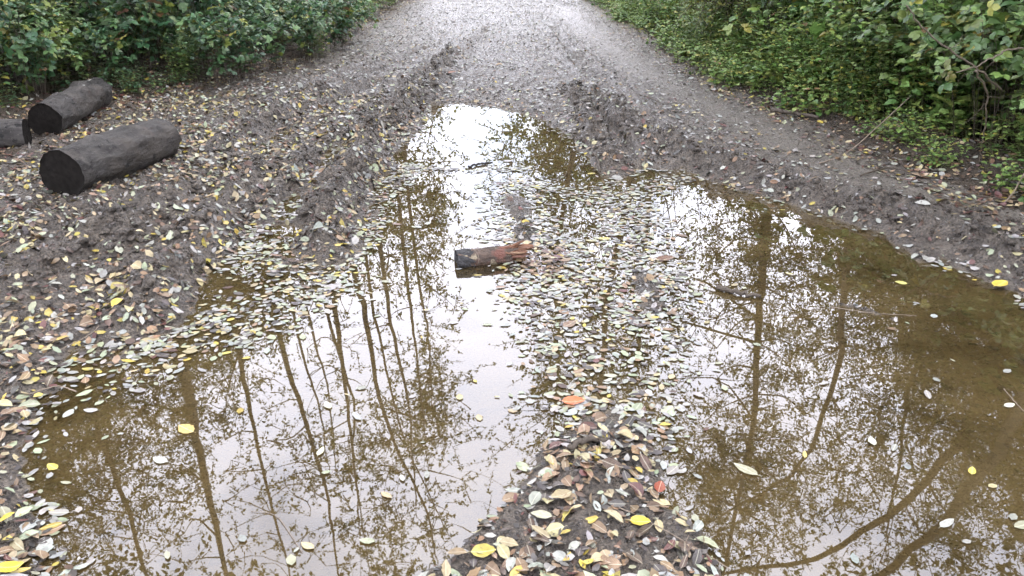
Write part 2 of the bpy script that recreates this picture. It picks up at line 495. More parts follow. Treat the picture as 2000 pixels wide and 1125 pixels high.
def make_leaf(name, rough=.45, transl=.25, spec=.5, per_object=False, vary=.35, veins=False, bumpy=True):
    m, nt, out = mat(name)
    if per_object:
        oi = nt.nodes.new("ShaderNodeObjectInfo"); c = oi.outputs["Color"]
    else:
        c = N_(nt, "ShaderNodeAttribute", _attribute_name="Col").outputs["Color"]
    pos = nt.nodes.new("ShaderNodeNewGeometry").outputs["Position"]
    nrm = None
    if vary > 0:
        n = noise(nt, pos, 70, 2, .6)
        c = mixc(nt, vary, c, ramp(nt, n, [(.3, (.25, .22, .18)), (.6, (1, 1, 1))]), 'MULTIPLY')
        if bumpy: nrm = bump(nt, n, .35, .004)
    if veins:
        tc = nt.nodes.new("ShaderNodeTexCoord"); sx = nt.nodes.new("ShaderNodeSeparateXYZ")
        nt.links.new(tc.outputs["Object"], sx.inputs[0])
        rib = math_(nt, 'COMPARE', sx.outputs["X"], 0.0, .022)
        w = math_(nt, 'SINE', math_(nt, 'MULTIPLY_ADD', math_(nt, 'ABSOLUTE', sx.outputs["X"]), -55.0, math_(nt, 'MULTIPLY', sx.outputs["Y"], 60.0)))
        side = math_(nt, 'GREATER_THAN', w, .86)
        v = math_(nt, 'MAXIMUM', math_(nt, 'MULTIPLY', rib, .20), math_(nt, 'MULTIPLY', side, .08))
        c = mixc(nt, v, c, (.75, .72, .55))
        sp_ = ramp(nt, noise(nt, tc.outputs["Object"], 5.5, 4, .7), [(.62, (0, 0, 0)), (.70, (.7, .7, .7))])
        c = mixc(nt, sp_, c, (.13, .085, .05))
    b = principled(nt, None, c, rough, nrm, spec)
    if transl <= 0:
        nt.links.new(b.outputs[0], out.inputs["Surface"])
        return m
    t = nt.nodes.new("ShaderNodeBsdfTranslucent"); nt.links.new(c, t.inputs["Color"])
    ms = N_(nt, "ShaderNodeMixShader", Fac=transl)
    nt.links.new(b.outputs[0], ms.inputs[1]); nt.links.new(t.outputs[0], ms.inputs[2])
    nt.links.new(ms.outputs[0], out.inputs["Surface"])
    return m
def make_bark(name, dark, light, scale=18, rough=.7, stretch=(1, 1, .25), bumpd=.012, spec=.3, extra=None):
    m, nt, out = mat(name)
    tc = nt.nodes.new("ShaderNodeTexCoord"); mp = nt.nodes.new("ShaderNodeMapping")
    mp.inputs["Scale"].default_value = stretch
    nt.links.new(tc.outputs["Object"], mp.inputs["Vector"])
    n = noise(nt, mp.outputs[0], scale, 6, .65); n2 = noise(nt, tc.outputs["Object"], 4, 4)
    c = ramp(nt, n, [(.3, dark), (.7, light)])
    c = mixc(nt, ramp(nt, n2, [(.4, (0, 0, 0)), (.7, (.6, .6, .6))]), c, tuple(.5 * (a + b) for a, b in zip(dark, light)))
    if extra:
        for sc, lo, hi, colr, seed in extra:
            mp2 = nt.nodes.new("ShaderNodeMapping"); mp2.inputs["Location"].default_value = (seed, seed, seed)
            nt.links.new(tc.outputs["Object"], mp2.inputs["Vector"])
            c = mixc(nt, ramp(nt, noise(nt, mp2.outputs[0], sc, 4), [(lo, (0, 0, 0)), (hi, (.85, .85, .85))]), c, colr)
    principled(nt, out, c, rough, bump(nt, n, .7, bumpd), spec)
    return m

MUD, SOIL, WATER = make_mud(), make_floor(), make_water()
FALLEN = make_leaf("fallen_leaf_wet", .38, 0, .35, bumpy=False)
FALLEN1 = make_leaf("fallen_leaf_single", .40, 0, .32, per_object=True, veins=True)
SUNK = make_leaf("sunken_leaf", .6, 0, .2, bumpy=False, vary=0)
GREEN = make_leaf("green_leaf", .42, .25, .45, bumpy=False)
TREELEAF = make_leaf("tree_leaf", .5, .3, .3, vary=0)
BARK = make_bark("tree_bark", (.030, .024, .018), (.085, .068, .050))
TWIG, _nt, _o = mat("twig_bark"); principled(_nt, _o, (.052, .040, .028), .7, None, .3)
PALETWIG = make_bark("dead_twig", (.10, .08, .06), (.24, .19, .14), 30, .6)
LOGBARK = make_bark("wet_log_bark", (.008, .0074, .0068), (.068, .062, .056), 13, .65, (1, 1, .45), .06, .22,
                    [(4, .52, .64, (.009, .008, .007), 3.0), (3.2, .52, .64, (.058, .050, .042), 12.0), (45, .60, .68, (.080, .072, .062), 6.0), (17, .60, .66, (.003, .003, .003), 1.0), (5, .70, .76, (.055, .030, .026), 9.0)])
LOGEND = make_bark("wet_log_end", (.004, .0035, .003), (.016, .014, .012), 25, .8, (1, 1, 1), .01, .06)
# ------------------------------------------------------------------ the ground, split into track and forest floor
def axis(lo, hi, inner, grow=1.18):
    a = list(inner)
    s = a[-1] - a[-2]
    while a[-1] < hi: s *= grow; a.append(a[-1] + s)
    s = a[1] - a[0]
    while a[0] > lo: s *= grow; a.insert(0, a[0] - s)
    return np.array(a)
yy = [1.25]
while yy[-1] < 30: yy.append(yy[-1] + .0078 * max(yy[-1], 1.5))
gx = axis(-160, 160, np.arange(-4.4, 4.4, .0165))
gy = axis(-160, 160, yy)
X, Y = np.meshgrid(gx, gy)
Z, R_, D_ = land(X.ravel(), Y.ravel())
nx, ny = len(gx), len(gy)
V = np.stack([X.ravel(), Y.ravel(), Z], 1)
i, j = np.meshgrid(np.arange(ny - 1), np.arange(nx - 1), indexing='ij')
q = (i * nx + j).ravel()
quads = np.stack([q, q + 1, q + nx + 1, q + nx], 1)
cen = V[quads].mean(1)
road = off_road(cen[:, 0], cen[:, 1]) < 0
bed = np.clip((-Z + .004) / .016, 0, 1)
def sub(mask, name, m):
    f = quads[mask]; u, inv = np.unique(f, return_inverse=True)
    me = mesh(name, V[u], [inv.reshape(f.shape)], [m], attrs={"rough": R_[u], "bed": bed[u]})
    return put(name, me, kind="structure")
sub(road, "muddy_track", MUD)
sub(~road, "forest_floor", SOIL)
def look(A, x, y):
    x = np.asarray(x, float); y = np.asarray(y, float)
    i = np.clip(np.searchsorted(gx, x) - 1, 0, nx - 2); j = np.clip(np.searchsorted(gy, y) - 1, 0, ny - 2)
    fx = (x - gx[i]) / (gx[i + 1] - gx[i]); fy = (y - gy[j]) / (gy[j + 1] - gy[j])
    A = A.reshape(ny, nx)
    return (A[j, i] * (1 - fx) + A[j, i + 1] * fx) * (1 - fy) + (A[j + 1, i] * (1 - fx) + A[j + 1, i + 1] * fx) * fy
def land(x, y): return look(Z, x, y), look(R_, x, y), look(D_, x, y)     # from here on read heights off the sheet
# water: flat sheets at one level, wherever a puddle lies
for p in PUDS:
    p = np.array(p); lo, hi = p.min(0) - .2, p.max(0) + .2
    ax, ay = np.arange(lo[0], hi[0], .04), np.arange(lo[1], hi[1], .04)
    PX, PY = np.meshgrid(ax, ay)
    n_, m_ = len(ax), len(ay)
    i, j = np.meshgrid(np.arange(m_ - 1), np.arange(n_ - 1), indexing='ij')
    q = (i * n_ + j).ravel()
    f = np.stack([q, q + 1, q + n_ + 1, q + n_], 1)
    c = np.stack([PX.ravel(), PY.ravel()], 1)[f].mean(1)
    dd = seg_d(c[:, 0], c[:, 1], p, True)
    f = f[inside(c[:, 0], c[:, 1], p) | (dd < .12)]
    u, inv = np.unique(f, return_inverse=True)
    VV = np.stack([PX.ravel(), PY.ravel(), 0 * PX.ravel()], 1)[u]
    put("puddle", mesh("puddle", VV, [inv.reshape(f.shape)], [WATER]), kind="structure")
# ------------------------------------------------------------------ trees, read from their reflections in the puddles
def T(pts, Y, w, lab, grp=None):
    return dict(pts=pts, Y=Y, w=w, lab=lab, grp=grp)
POLE = "slim pole-like tree trunks mirrored left of centre"
TREES = [
    T([(690, 520), (712, 600), (728, 700), (745, 790), (782, 890), (830, 990), (850, 1080)], 14.5, .17, "tall slim tree with a curving top, mirrored in the puddle left of the broken log"),
    T([(745, 500), (770, 660), (800, 800), (810, 950)], 17, .15, "slim straight tree just right of the curving one in the puddle reflection"),
    T([(650, 560), (668, 700), (685, 850), (700, 1000)], 15.5, .17, "thick dark pole-like trunk mirrored left of the curving tree"),
    T([(632, 580), (690, 780), (690, 900), (720, 1100)], 18, .12, "thin leaning trunk mirrored near the left puddle edge of the pole trees"),
    T([(548, 660), (600, 830), (640, 980), (660, 1120)], 13.5, .15, "leaning trunk mirrored on the left side of the pole trees"),
    T([(795, 540), (812, 680), (830, 850)], 20, .14, POLE, POLE),
    T([(818, 540), (836, 650), (845, 800)], 22, .13, POLE, POLE),
    T([(575, 620), (622, 790), (640, 900)], 19, .11, POLE, POLE),
    T([(600, 600), (640, 760), (655, 900)], 22, .12, POLE, POLE),
    T([(720, 540), (745, 680), (790, 860), (860, 1010)], 19, .12, POLE, POLE),
    T([(362, 740), (388, 880), (428, 1050), (470, 1230)], 10.6, .23, "large tree trunk mirrored in the left puddle below the floating leaves"),
    T([(150, 700), (200, 860), (280, 1100), (340, 1300)], 9.6, .14, "leafy tree mirrored as the dark mass at the far left of the puddle"),
    T([(470, 700), (500, 860), (560, 1100)], 12, .13, "slender leafy tree mirrored between the large trunk and the pole trees"),
    T([(1085, 500), (1092, 640), (1085, 800), (1060, 1000)], 23, .2, "leafy tree mirrored right of the open strip of sky"),
    T([(1190, 560), (1180, 700), (1150, 900), (1120, 1100)], 15.5, .2, "leafy tree mirrored behind the mat of floating leaves"),
    T([(1260, 480), (1245, 700), (1200, 900)], 18, .18, "bushy tree mirrored beside the leaf mat at the right puddle's left edge"),
    T([(1492, 480), (1480, 640), (1468, 850), (1420, 1080), (1380, 1250)], 10.6, .17, "straight brown trunk mirrored in the middle of the right puddle"),
    T([(1650, 520), (1640, 700), (1590, 860), (1530, 940), (1400, 1010)], 8.8, .12, "tree with a limb arching left, mirrored in the right puddle"),
    T([(1960, 560), (1930, 720), (1880, 850), (1760, 985), (1600, 1085), (1430, 1120)], 7.2, .19, "leaning tree with long bent stem mirrored at the lower right of the puddle"),
    T([(2030, 600), (1990, 800), (1905, 950), (1800, 1060), (1690, 1140), (1560, 1230)], 6.6, .22, "heavy leaning trunk mirrored nearest the lower right corner"),
    T([(1800, 480), (1790, 660), (1770, 800), (1740, 1000)], 9.2, .12, "leafy tree mirrored as the dark mass at the upper right of the puddle"),
    T([(2250, 600), (2180, 850), (2080, 1100)], 6.5, .22, "leafy tree rising beyond the right edge over the thicket"),
    T([(-150, 650), (-60, 900), (80, 1200)], 8.2, .22, "leafy tree rising beyond the left edge over the logs"),
]
GRID = {200: '9999999998404999999999999', 260: '9999999998405999999999999', 320: '9999999998505999988999999',
        380: '9999999998804876348889999', 440: '9999999978712664358889999', 500: '9999999866611554468789999',
        560: '9999999634400555456669999', 620: '9999998122300566445667999', 680: '9999983122401677334667999',
        740: '9995743223710777336436899', 800: '9986742225811677445446789', 860: '9874633446613666676446578',
        920: '8864533444312555588665478', 980: '7754432334311455577643465', 1040: '6643321244411444575323453',
        1100: '5532211234311333344223342'}
cells = []
for v, row in GRID.items():
    for k, ch in enumerate(row):
        cells.append((80 * k + 40, v, 80, 60, int(ch) / 10))
    for k in (-4, -3, -2, -1): cells.append((80 * k + 40, v, 80, 60, .7))
    for k in (25, 26, 27, 28): cells.append((80 * k + 40, v, 80, 60, .8))
for v in range(1190, 1900, 100):  # unseen canopy above the mirrored part, thickened to shade the ground
    for u in range(-200, 2300, 120):
        gapf = .25 if 850 < u < 1050 else .62
        cells.append((u, v, 120, 100, gapf))
def depth_at(u, v):
    d = np.interp(u, [-300, 150, 360, 500, 650, 860, 960, 1080, 1250, 1350, 1500, 1700, 1900, 2300], [7.5, 9.6, 10.8, 13, 17, 22, 26, 22, 17, 12, 10.6, 9, 7.4, 6.4])
    if v < 460: d = d * np.interp(v, [180, 460], [1.6, 1.05]) if 560 < u < 1400 else d
    if v > 1150: d = d * np.interp(v, [1150, 1900], [1, .62])
    return float(d)
paths = []
for t in TREES:
    P = Mr([p[0] for p in t['pts']], [p[1] for p in t['pts']], t['Y'])
    b = P[0] + (P[0] - P[1]) / max(P[1, 2] - P[0, 2], .1) * (P[0, 2]) * .35
    b = np.array([P[0, 0] + (b[0] - P[0, 0]), t['Y'], 0.0])
    l, r = edges(np.array([b[1]]))
    if l[0] - .5 < b[0] < 0: b[0] = l[0] - .5
    if 0 < b[0] < r[0] + .5: b[0] = r[0] + .5
    b[2] = land(b[:1], b[1:2])[0][0] - .05
    top = P[-1] + (P[-1] - P[-2]) * .45
    P = np.vstack([b, P, top])
    sp_ = smooth_path(P, 26)
    s = np.linspace(0, 1, 26)
    sp_[1:] += (rng.normal(size=(25, 3)) * .015) * np.array([1, 1, .2])
    paths.append(sp_)
bag = [[] for _ in TREES]
for u, v, cw, chh, c in cells:
    if c <= 0: continue
    Yd = depth_at(u, v) * rng.uniform(.93, 1.07)
    Cc = Mr(u, v, Yd)
    if Cc[2] < .3 or (v < 480 and (u < 600 or u > 1500) and Cc[2] < 3.2): continue
    if v > 480 and (u < 0 or u > 2000) and Cc[2] < 2.6: continue
    dist = [np.min(np.linalg.norm((p[5:] - Cc) * np.array([1, .8, .55]), axis=1)) for p in paths]
    bag[int(np.argmin(dist))].append((u, v, cw, chh, c, Cc))
for t, path, cl in zip(TREES, paths, bag):
    base = path[0].copy()
    e = put("tree", None, loc=base, label=t['lab'], category="tree")
    if t['grp']: e["group"] = t['grp']
    s = np.linspace(0, 1, len(path))
    rad = t['w'] * .41 * (1.25 * np.exp(-s * 14) * .35 + 1 - .88 * s)
    Vt, ft, _ = tube(path - base, rad, 9)
    trk = put("trunk", mesh("trunk", Vt, ft, [BARK]), e)
    br, lf = [], []
    for u, v, cw, chh, c, Cc in cl:
        # the limb that carries this clump
        cand = np.where(path[:, 2] < Cc[2] - .1)[0]
        dd = np.linalg.norm(path - Cc, axis=1) + np.where(path[:, 2] > Cc[2] + .3, 3, 0) + np.where(s < .12, 2, 0)
        k = int(np.argmin(dd)); k = max(1, k - 1)
        A = path[k]
        ln = np.linalg.norm(Cc - A)
        midp = (A + Cc) / 2 + np.array([0, 0, -.12 * ln]) + rng.normal(size=3) * .08 * ln
        if ln < 7:
            bp = smooth_path([A, midp, Cc], 6)
            br.append(tube(bp - base, np.linspace(min(rad[k] * .5, .012 + .006 * ln), .006, 6), 4, False))
        tdep = np.linalg.norm(Cc - np.array([0, 0, -H]))
        zc = tdep
        hidden = (v < 500 and (u < 640 or u > 1500)) or u < -20 or u > 2020 or v > 1160
        L = .0043 * zc * (2.0 if hidden else 1.0)
        area = (cw * zc / F) * (chh * zc / F) * 1.15
        ce = c * .7 if c < .35 else min(c * 1.1, .96)
        lai = -math.log(1 - ce) / .5
        nl = int(lai * area / (L * L * .36)) + 3
        nt_ = max(3, nl // 14)
        rad3 = np.array([cw * zc / F * .75, max(.5, cw * zc / F * .6), chh * zc / F * .75])
        p0 = Cc + rng.normal(size=(nt_, 3)) * rad3 * .38
        dr = unit(rdir(nt_) + (p0 - Cc) * .6 + np.array([0, 0, .25]))
        p2 = p0 + dr * rng.uniform(.5, 1.3, (nt_, 1)) * rad3.mean() * .9
        p1 = (p0 + p2) / 2 + rdir(nt_) * .1 * rad3.mean()
        br.append(twigs(p0 - base, p1 - base, p2 - base, .0006 * zc * rng.uniform(.5, 1.1, nt_), 3))
        # a few connecting sticks
        ns = max(1, nt_ // 4)
        sel = rng.integers(0, nt_, ns)
        br.append(twigs(np.repeat(Cc[None], ns, 0) - base, (p0[sel] + Cc) / 2 + rdir(ns) * .1 - base, p0[sel] - base, np.full(ns, .0009 * zc), 3))
        ti = rng.integers(0, nt_, nl); tt = rng.uniform(0, 1, (nl, 1)) ** .8
        P = (1 - tt) ** 2 * p0[ti] + 2 * tt * (1 - tt) * p1[ti] + tt ** 2 * p2[ti] + rng.normal(size=(nl, 3)) * .03
        tdir = unit(rdir(nl) * 1.0 + dr[ti] * .6 + np.array([0, 0, -.25]))
        nn = unit(rdir(nl) + np.array([0, 0, 1.0]))
        colr = np.array([[.080, .108, .032]]) * rng.uniform(.55, 1.5, (nl, 1)) + rng.uniform(0, 1, (nl, 1)) ** 4 * np.array([[.10, .06, .0]])
        Ls = L * rng.uniform(.6, 1.3, nl)
        lf.append(leaves(P - base, tdir, nn, Ls, Ls * rng.uniform(.42, .6, nl), colr, True, .1, .1))
    if br:
        Vb, fb, _ = join(br)
        put("branches", mesh("branches", Vb, fb, [TWIG]), trk, kind="stuff")
        Vl, fl, cl_ = join(lf)
        put("crown", mesh("crown", Vl, fl, [TREELEAF], col=cl_), e, kind="stuff")
# unseen tree copies added behind and beside the camera to shade the track
src = [o for o in COL.objects if o.name.split('.')[0] == "tree"]
for k, (x, y, rz, sc) in enumerate([(-5.5, -2.5, 2.6, 1.0), (5.2, -3, 3.6, 1.0), (-7, 3, 1.2, 1.0), (7.5, 1.5, 4.6, 1.0), (-3.4, -6.5, 3.0, 1.1),
                                    (3.2, -8, 3.3, 1.1), (0, -14, 3.1, 1.3), (-9, -7, 2.4, 1.2), (9.5, -6, 4.0, 1.2), (-11, 8, 1.0, 1.1), (11, 9, 5.0, 1.1)]):
    o = src[[10, 16, 11, 20, 12, 14, 15, 11, 16, 10, 20][k]]
    c = o.copy(); COL.objects.link(c)
    c.location = (x, y, land(np.array([x]), np.array([y]))[0][0] - .05); c.rotation_euler.z = rz; c.scale = (sc, sc, sc)
    c["label"] = "leafy tree added out of view round the viewpoint to shade the track"; c["group"] = "trees added round the viewpoint for shade"
    for ch in [q_ for q_ in COL.objects if q_.parent == o]:
        d = ch.copy(); COL.objects.link(d); d.parent = c
        for gch in [q_ for q_ in COL.objects if q_.parent == ch]:
            g2 = gch.copy(); COL.objects.link(g2); g2.parent = d
# ------------------------------------------------------------------ undergrowth
def pal(n, cols, wts, jit=.25, r=None):
    r = r or rng
    k = r.choice(len(cols), n, p=np.array(wts) / sum(wts))
    return np.array(cols)[k] * r.uniform(1 - jit, 1 + jit, (n, 1)) * r.uniform(1 - jit * .3, 1 + jit * .3, (n, 3))
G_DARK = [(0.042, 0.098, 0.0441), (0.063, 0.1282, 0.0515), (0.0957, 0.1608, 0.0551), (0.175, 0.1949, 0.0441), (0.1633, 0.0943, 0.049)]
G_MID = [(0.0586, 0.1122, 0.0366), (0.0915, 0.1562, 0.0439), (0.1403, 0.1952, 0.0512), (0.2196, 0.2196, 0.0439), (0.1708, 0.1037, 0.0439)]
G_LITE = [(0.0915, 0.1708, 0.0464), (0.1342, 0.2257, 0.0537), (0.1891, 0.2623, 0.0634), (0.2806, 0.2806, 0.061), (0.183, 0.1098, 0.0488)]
def bramble(seed, h, spread, cols, bare=.12, n=26, leaf=.075):
    r = np.random.default_rng(seed)
    st, lf = [], []
    b0 = r.normal(size=(n, 3)) * np.array([.12, .12, 0]) * spread
    az = r.uniform(0, 2 * math.pi, n); out = np.stack([np.cos(az), np.sin(az), 0 * az], 1) * (spread * r.uniform(.35, 1.1, (n, 1)))
    hh = h * r.uniform(.55, 1.1, n)
    p1 = b0 + out * .35; p1[:, 2] = hh * 1.35
    p2 = b0 + out; p2[:, 2] = hh * r.uniform(.35, .95, n)
    b0[:, 2] = -.05
    st.append(twigs(b0, p1, p2, r.uniform(.0025, .005, n), 6))
    m = 11
    for c in range(n):
        t = np.sort(r.uniform(bare, 1, m))[:, None]
        q = (1 - t) ** 2 * b0[c] + 2 * t * (1 - t) * p1[c] + t * t * p2[c]
        a = r.uniform(0, 2 * math.pi, m)
        pd = unit(np.stack([np.cos(a), np.sin(a), r.uniform(-.2, .5, m)], 1) + .4 * unit(out[c:c + 1]))
        e = q + pd * r.uniform(.04, .10, (m, 1))
        st.append(twigs(q, (q + e) / 2, e, np.full(m, .0013), 3))
        N0 = unit(np.array([[0, 0, 1.0]]) + .45 * r.normal(size=(m, 3)) + .35 * unit(out[c:c + 1]))
        side = unit(np.cross(N0, pd))
        L = leaf * r.uniform(.6, 1.35, m)
        cc = pal(m, cols, [28, 34, 27, 8, 1], .38, r)
        for k, (s, sc) in enumerate([(0, 1.0), (.95, .85), (-.95, .85)]):
            td = unit(pd * (1 if k == 0 else .45) + side * s + np.array([[0, 0, -.25]]))
            lf.append(leaves(e, td, N0 + .15 * r.normal(size=(m, 3)), L * sc, L * sc * r.uniform(.62, .8, m), cc, False, .10, -.10))
    return [("stems", join(st), TWIG), ("foliage", join(lf), GREEN)]
def herb(seed, h, spread, cols, n=22, leaf=.08, step=.06):
    r = np.random.default_rng(seed)
    st, lf = [], []
    b0 = r.uniform(-1, 1, (n, 3)) * np.array([spread, spread, 0]); b0[:, 2] = -.04
    hh = h * r.uniform(.5, 1.1, n)
    p2 = b0 + r.normal(size=(n, 3)) * .14 * h; p2[:, 2] = hh
    p1 = b0 * .6 + p2 * .4; p1[:, 2] = hh * .6
    st.append(twigs(b0, p1, p2, r.uniform(.0015, .003, n), 5))
    for c in range(n):
        m = max(3, int(hh[c] / step)); t = np.linspace(.22, 1, m)[:, None]
        q = (1 - t) ** 2 * b0[c] + 2 * t * (1 - t) * p1[c] + t * t * p2[c]
        a = np.arange(m) * 1.57 + r.uniform(0, 6) + r.normal(size=m) * .3
        L = leaf * (1.15 - .55 * t[:, 0] ** 2) * r.uniform(.7, 1.25, m)
        cc = pal(m, cols, [24, 36, 28, 8, 1], .3, r)
        for s in (0, math.pi):
            pd = np.stack([np.cos(a + s), np.sin(a + s), r.uniform(-.35, .3, m)], 1)
            nn = np.array([[0, 0, 1.0]]) + .3 * pd + .25 * r.normal(size=(m, 3))
            lf.append(leaves(q + pd * .012, pd, nn, L, L * r.uniform(.5, .68, m), cc, False, .10, -.12))
    return [("stems", join(st), GSTEM), ("foliage", join(lf), GREEN)]
def lobed(P, T, N, L, col):
    """maple-like blades: a fan of five pointed lobes round the stalk end"""
    n = len(P); T = unit(T); B = unit(np.cross(N, T)); N = np.cross(T, B)
    ang = np.radians([180, 128, 98, 72, 52, 30, 0, -30, -52, -72, -98, -128]); rr = np.array([.05, .34, .62, .34, .82, .40, 1.0, .40, .82, .34, .62, .34])
    Vs = [P + T * (L * .22)[:, None]]
    for a, q in zip(ang, rr):
        Vs.append(P + T * (L * (.22 + .78 * q * math.cos(a)))[:, None] + B * (L * .78 * q * math.sin(a))[:, None] - N * (L * .22 * q * q)[:, None])
    Vv = np.stack(Vs, 1).reshape(-1, 3); b = np.arange(n)[:, None] * 13
    f = [np.concatenate([b + np.array([[0, 1 + (k + 1) % 12, 1 + k]]) for k in range(12)])]
    return Vv, f, np.repeat(col, 13, 0)
def sapling(seed, h, cols, wts):
    r = np.random.default_rng(seed); n = 7
    b0 = r.normal(size=(n, 3)) * .05; b0[:, 2] = -.05
    p2 = r.normal(size=(n, 3)) * .30; p2[:, 2] = h * r.uniform(.5, 1.05, n); p1 = b0 * .5 + p2 * .3; p1[:, 2] = p2[:, 2] * .7
    st = [twigs(b0, p1, p2, np.full(n, .005), 6)]; lf = []
    for c in range(n):
        m = 7; t = r.uniform(.35, 1, m)[:, None]
        q = (1 - t) ** 2 * b0[c] + 2 * t * (1 - t) * p1[c] + t * t * p2[c]
        a = r.uniform(0, 6.28, m); pd = np.stack([np.cos(a), np.sin(a), r.uniform(-.1, .4, m)], 1)
        e = q + pd * .12
        st.append(twigs(q, (q + e) / 2, e, np.full(m, .0015), 3))
        lf.append(lobed(e, pd + np.array([[0, 0, -.5]]), np.array([[0, -.35, 1.0]]) + .3 * r.normal(size=(m, 3)), r.uniform(.09, .17, m), pal(m, cols, wts, .25, r)))
    return [("stems", join(st), TWIG), ("foliage", join(lf), GREEN)]
GSTEM = make_bark("green_stem", (.045, .055, .020), (.09, .085, .035), 20, .5)
def build(parts):
    return [(nm, mesh(nm, V_, f_, [m_], col=(c_ if nm != "stems" else None))) for nm, (V_, f_, c_), m_ in parts]
KIND = {
    'bd': [build(bramble(100 + k, 1.0 + .12 * k, .75, G_DARK, .10, 24, .095)) for k in range(4)],
    'bm': [build(bramble(120 + k, .95 + .12 * k, .75, G_MID, .12, 24, .09)) for k in range(3)],
    'bl': [build(bramble(140 + k, 1.15, .85, G_MID, .42, 24, .085)) for k in range(2)],
    'hm': [build(herb(160 + k, .75 + .1 * k, .26, G_MID)) for k in range(3)],
    'hl': [build(herb(180 + k, .62 + .1 * k, .28, G_LITE, 22, .10, .07)) for k in range(4)],
    'lo': [build(herb(200 + k, .24, .24, G_LITE, 30, .065, .055)) for k in range(3)],
    'ld': [build(herb(220 + k, .22, .24, G_DARK, 26, .055, .05)) for k in range(2)],
    'my': [build(sapling(240 + k, .9, [(.20, .155, .03), (.16, .11, .05), (.10, .12, .03)], [4, 3, 2])) for k in range(2)],
}
NAMES = {'bd': "bramble_bush", 'bm': "bramble_bush", 'bl': "bramble_bush", 'hm': "nettle_plant", 'hl': "nettle_plant", 'lo': "herb_plant", 'ld': "herb_plant", 'my': "maple_sapling"}
CATS = {'b': "bush", 'h': "plant", 'l': "plant", 'm': "sapling"}
def plant(kind, x, y, sc, label, group=None, rz=None, dz=0):
    prm = KIND[kind][random.randrange(len(KIND[kind]))]
    z = land(np.array([x]), np.array([y]))[0][0]
    if group:
        label = (size_word(sc) + " " if kind[0] != 'l' else "") + label + ", " + spot(x, y)
        group = label
    e = put(NAMES[kind], None, loc=(x, y, z + dz), label=label, category=CATS[kind[0]])
    if group: e["group"] = group
    e.rotation_euler = (random.uniform(-.1, .1), random.uniform(-.1, .1), random.uniform(0, 6.28) if rz is None else rz)
    e.scale = (sc, sc, sc * random.uniform(.88, 1.15))
    for nm, me in prm: put(nm, me, e, kind="stuff")
    return e
def spot(x, y):
    u, v, zc = proj(np.array([[x, y, .3]])); u = u[0]
    if u < 1000:
        return ("at the left edge" if u < 120 else "above the rear log" if u < 300 else "right of the logs" if u < 480 else "beside the narrowing track")
    return ("behind the dead branch" if u > 1850 else "left of the dead branch" if u > 1650 else "above the bare mud strip" if u > 1450 else "where the track narrows")
def size_word(s): return "small" if s < .75 else ("tall" if s > 1.0 else "mid-sized")
def scatter(n, y0, y1, o0, o1, side, gap):
    """n tries of points at o0..o1 metres outside the track edge, kept apart by gap"""
    kept = []
    for _ in range(n):
        y = y0 + (y1 - y0) * random.random(); o = o0 + (o1 - o0) * random.random()
        l, r = edges(np.array([y])); x = l[0] - o if side < 0 else r[0] + o
        if all((x - a) ** 2 + (y - b) ** 2 > gap * gap for a, b, _ in kept): kept.append((x, y, o))
    return kept
def near_logs(x, y): return (x > -4.42 and y < 8.5) or (y < 6.9 and x > -5.3)
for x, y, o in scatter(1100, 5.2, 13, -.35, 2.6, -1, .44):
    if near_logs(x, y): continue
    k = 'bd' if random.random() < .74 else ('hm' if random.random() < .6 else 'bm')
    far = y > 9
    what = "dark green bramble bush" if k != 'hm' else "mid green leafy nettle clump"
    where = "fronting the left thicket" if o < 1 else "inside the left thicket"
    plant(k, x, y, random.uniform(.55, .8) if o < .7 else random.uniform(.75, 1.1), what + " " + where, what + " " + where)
for x, y, o in scatter(600, 13, 26, -.05, 2.4, -1, .55):
    k = random.choice(['bd', 'hm', 'bm', 'hl']); 
    what = {'b': "bramble bush", 'h': "bright leafy herb clump"}[k[0]] + " along the far left edge"
    plant(k, x, y, random.uniform(.5, .8) if o < .8 else random.uniform(.9, 1.2), what, what)
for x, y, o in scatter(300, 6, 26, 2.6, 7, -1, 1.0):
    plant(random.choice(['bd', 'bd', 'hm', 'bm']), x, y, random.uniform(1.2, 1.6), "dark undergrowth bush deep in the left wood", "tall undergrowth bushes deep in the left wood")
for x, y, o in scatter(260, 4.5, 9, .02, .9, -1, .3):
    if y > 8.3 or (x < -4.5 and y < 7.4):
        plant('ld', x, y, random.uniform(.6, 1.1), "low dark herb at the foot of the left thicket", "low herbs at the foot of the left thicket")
# right-hand side
for x, y, o in scatter(700, 7.2, 24, .0, .9, 1, .26):
    w = "low bright herb along the right verge"
    plant('lo', x, y, random.uniform(.7, 1.3), w, w)
for x, y, o in scatter(1000, 6.6, 24, .22, 2.4, 1, .36):
    k = random.choice(['hl', 'hl', 'hl', 'hm'])
    w = "bright green nettle clump on the right bank"
    plant(k, x, y, (.62 + .40 * min(o, 2)) * random.uniform(.85, 1.15), w, w)
for x, y, o in scatter(500, 4.2, 24, 2.0, 6.5, 1, .8):
    k = random.choice(['hl', 'bm', 'bm', 'hm'])
    w = "green bush deep in the right thicket"
    plant(k, x, y, random.uniform(1.15, 1.55), w, w)
for x, y, o in scatter(260, 4.6, 7.6, .75, 2.2, 1, .42):
    w = "leggy bramble with bare stems over the dark hollow"
    plant('bl' if random.random() < .7 else 'hl', x, y, random.uniform(.85, 1.1), w, w)
for x, y, o in scatter(120, 4.4, 7.2, .25, .8, 1, .34):
    w = "herb at the foot of the right thicket"
    plant('lo' if random.random() < .6 else 'ld', x, y, random.uniform(.6, 1.0), w, w)
for t, path in zip(TREES, paths):
    if 0 < path[0][0] < 7 and path[0][1] < 13:
        for dx_ in (-.45, .35):
            plant('bm', path[0][0] + dx_, path[0][1] - .75, 1.35, "bramble bush before a tree on the right bank", "g")
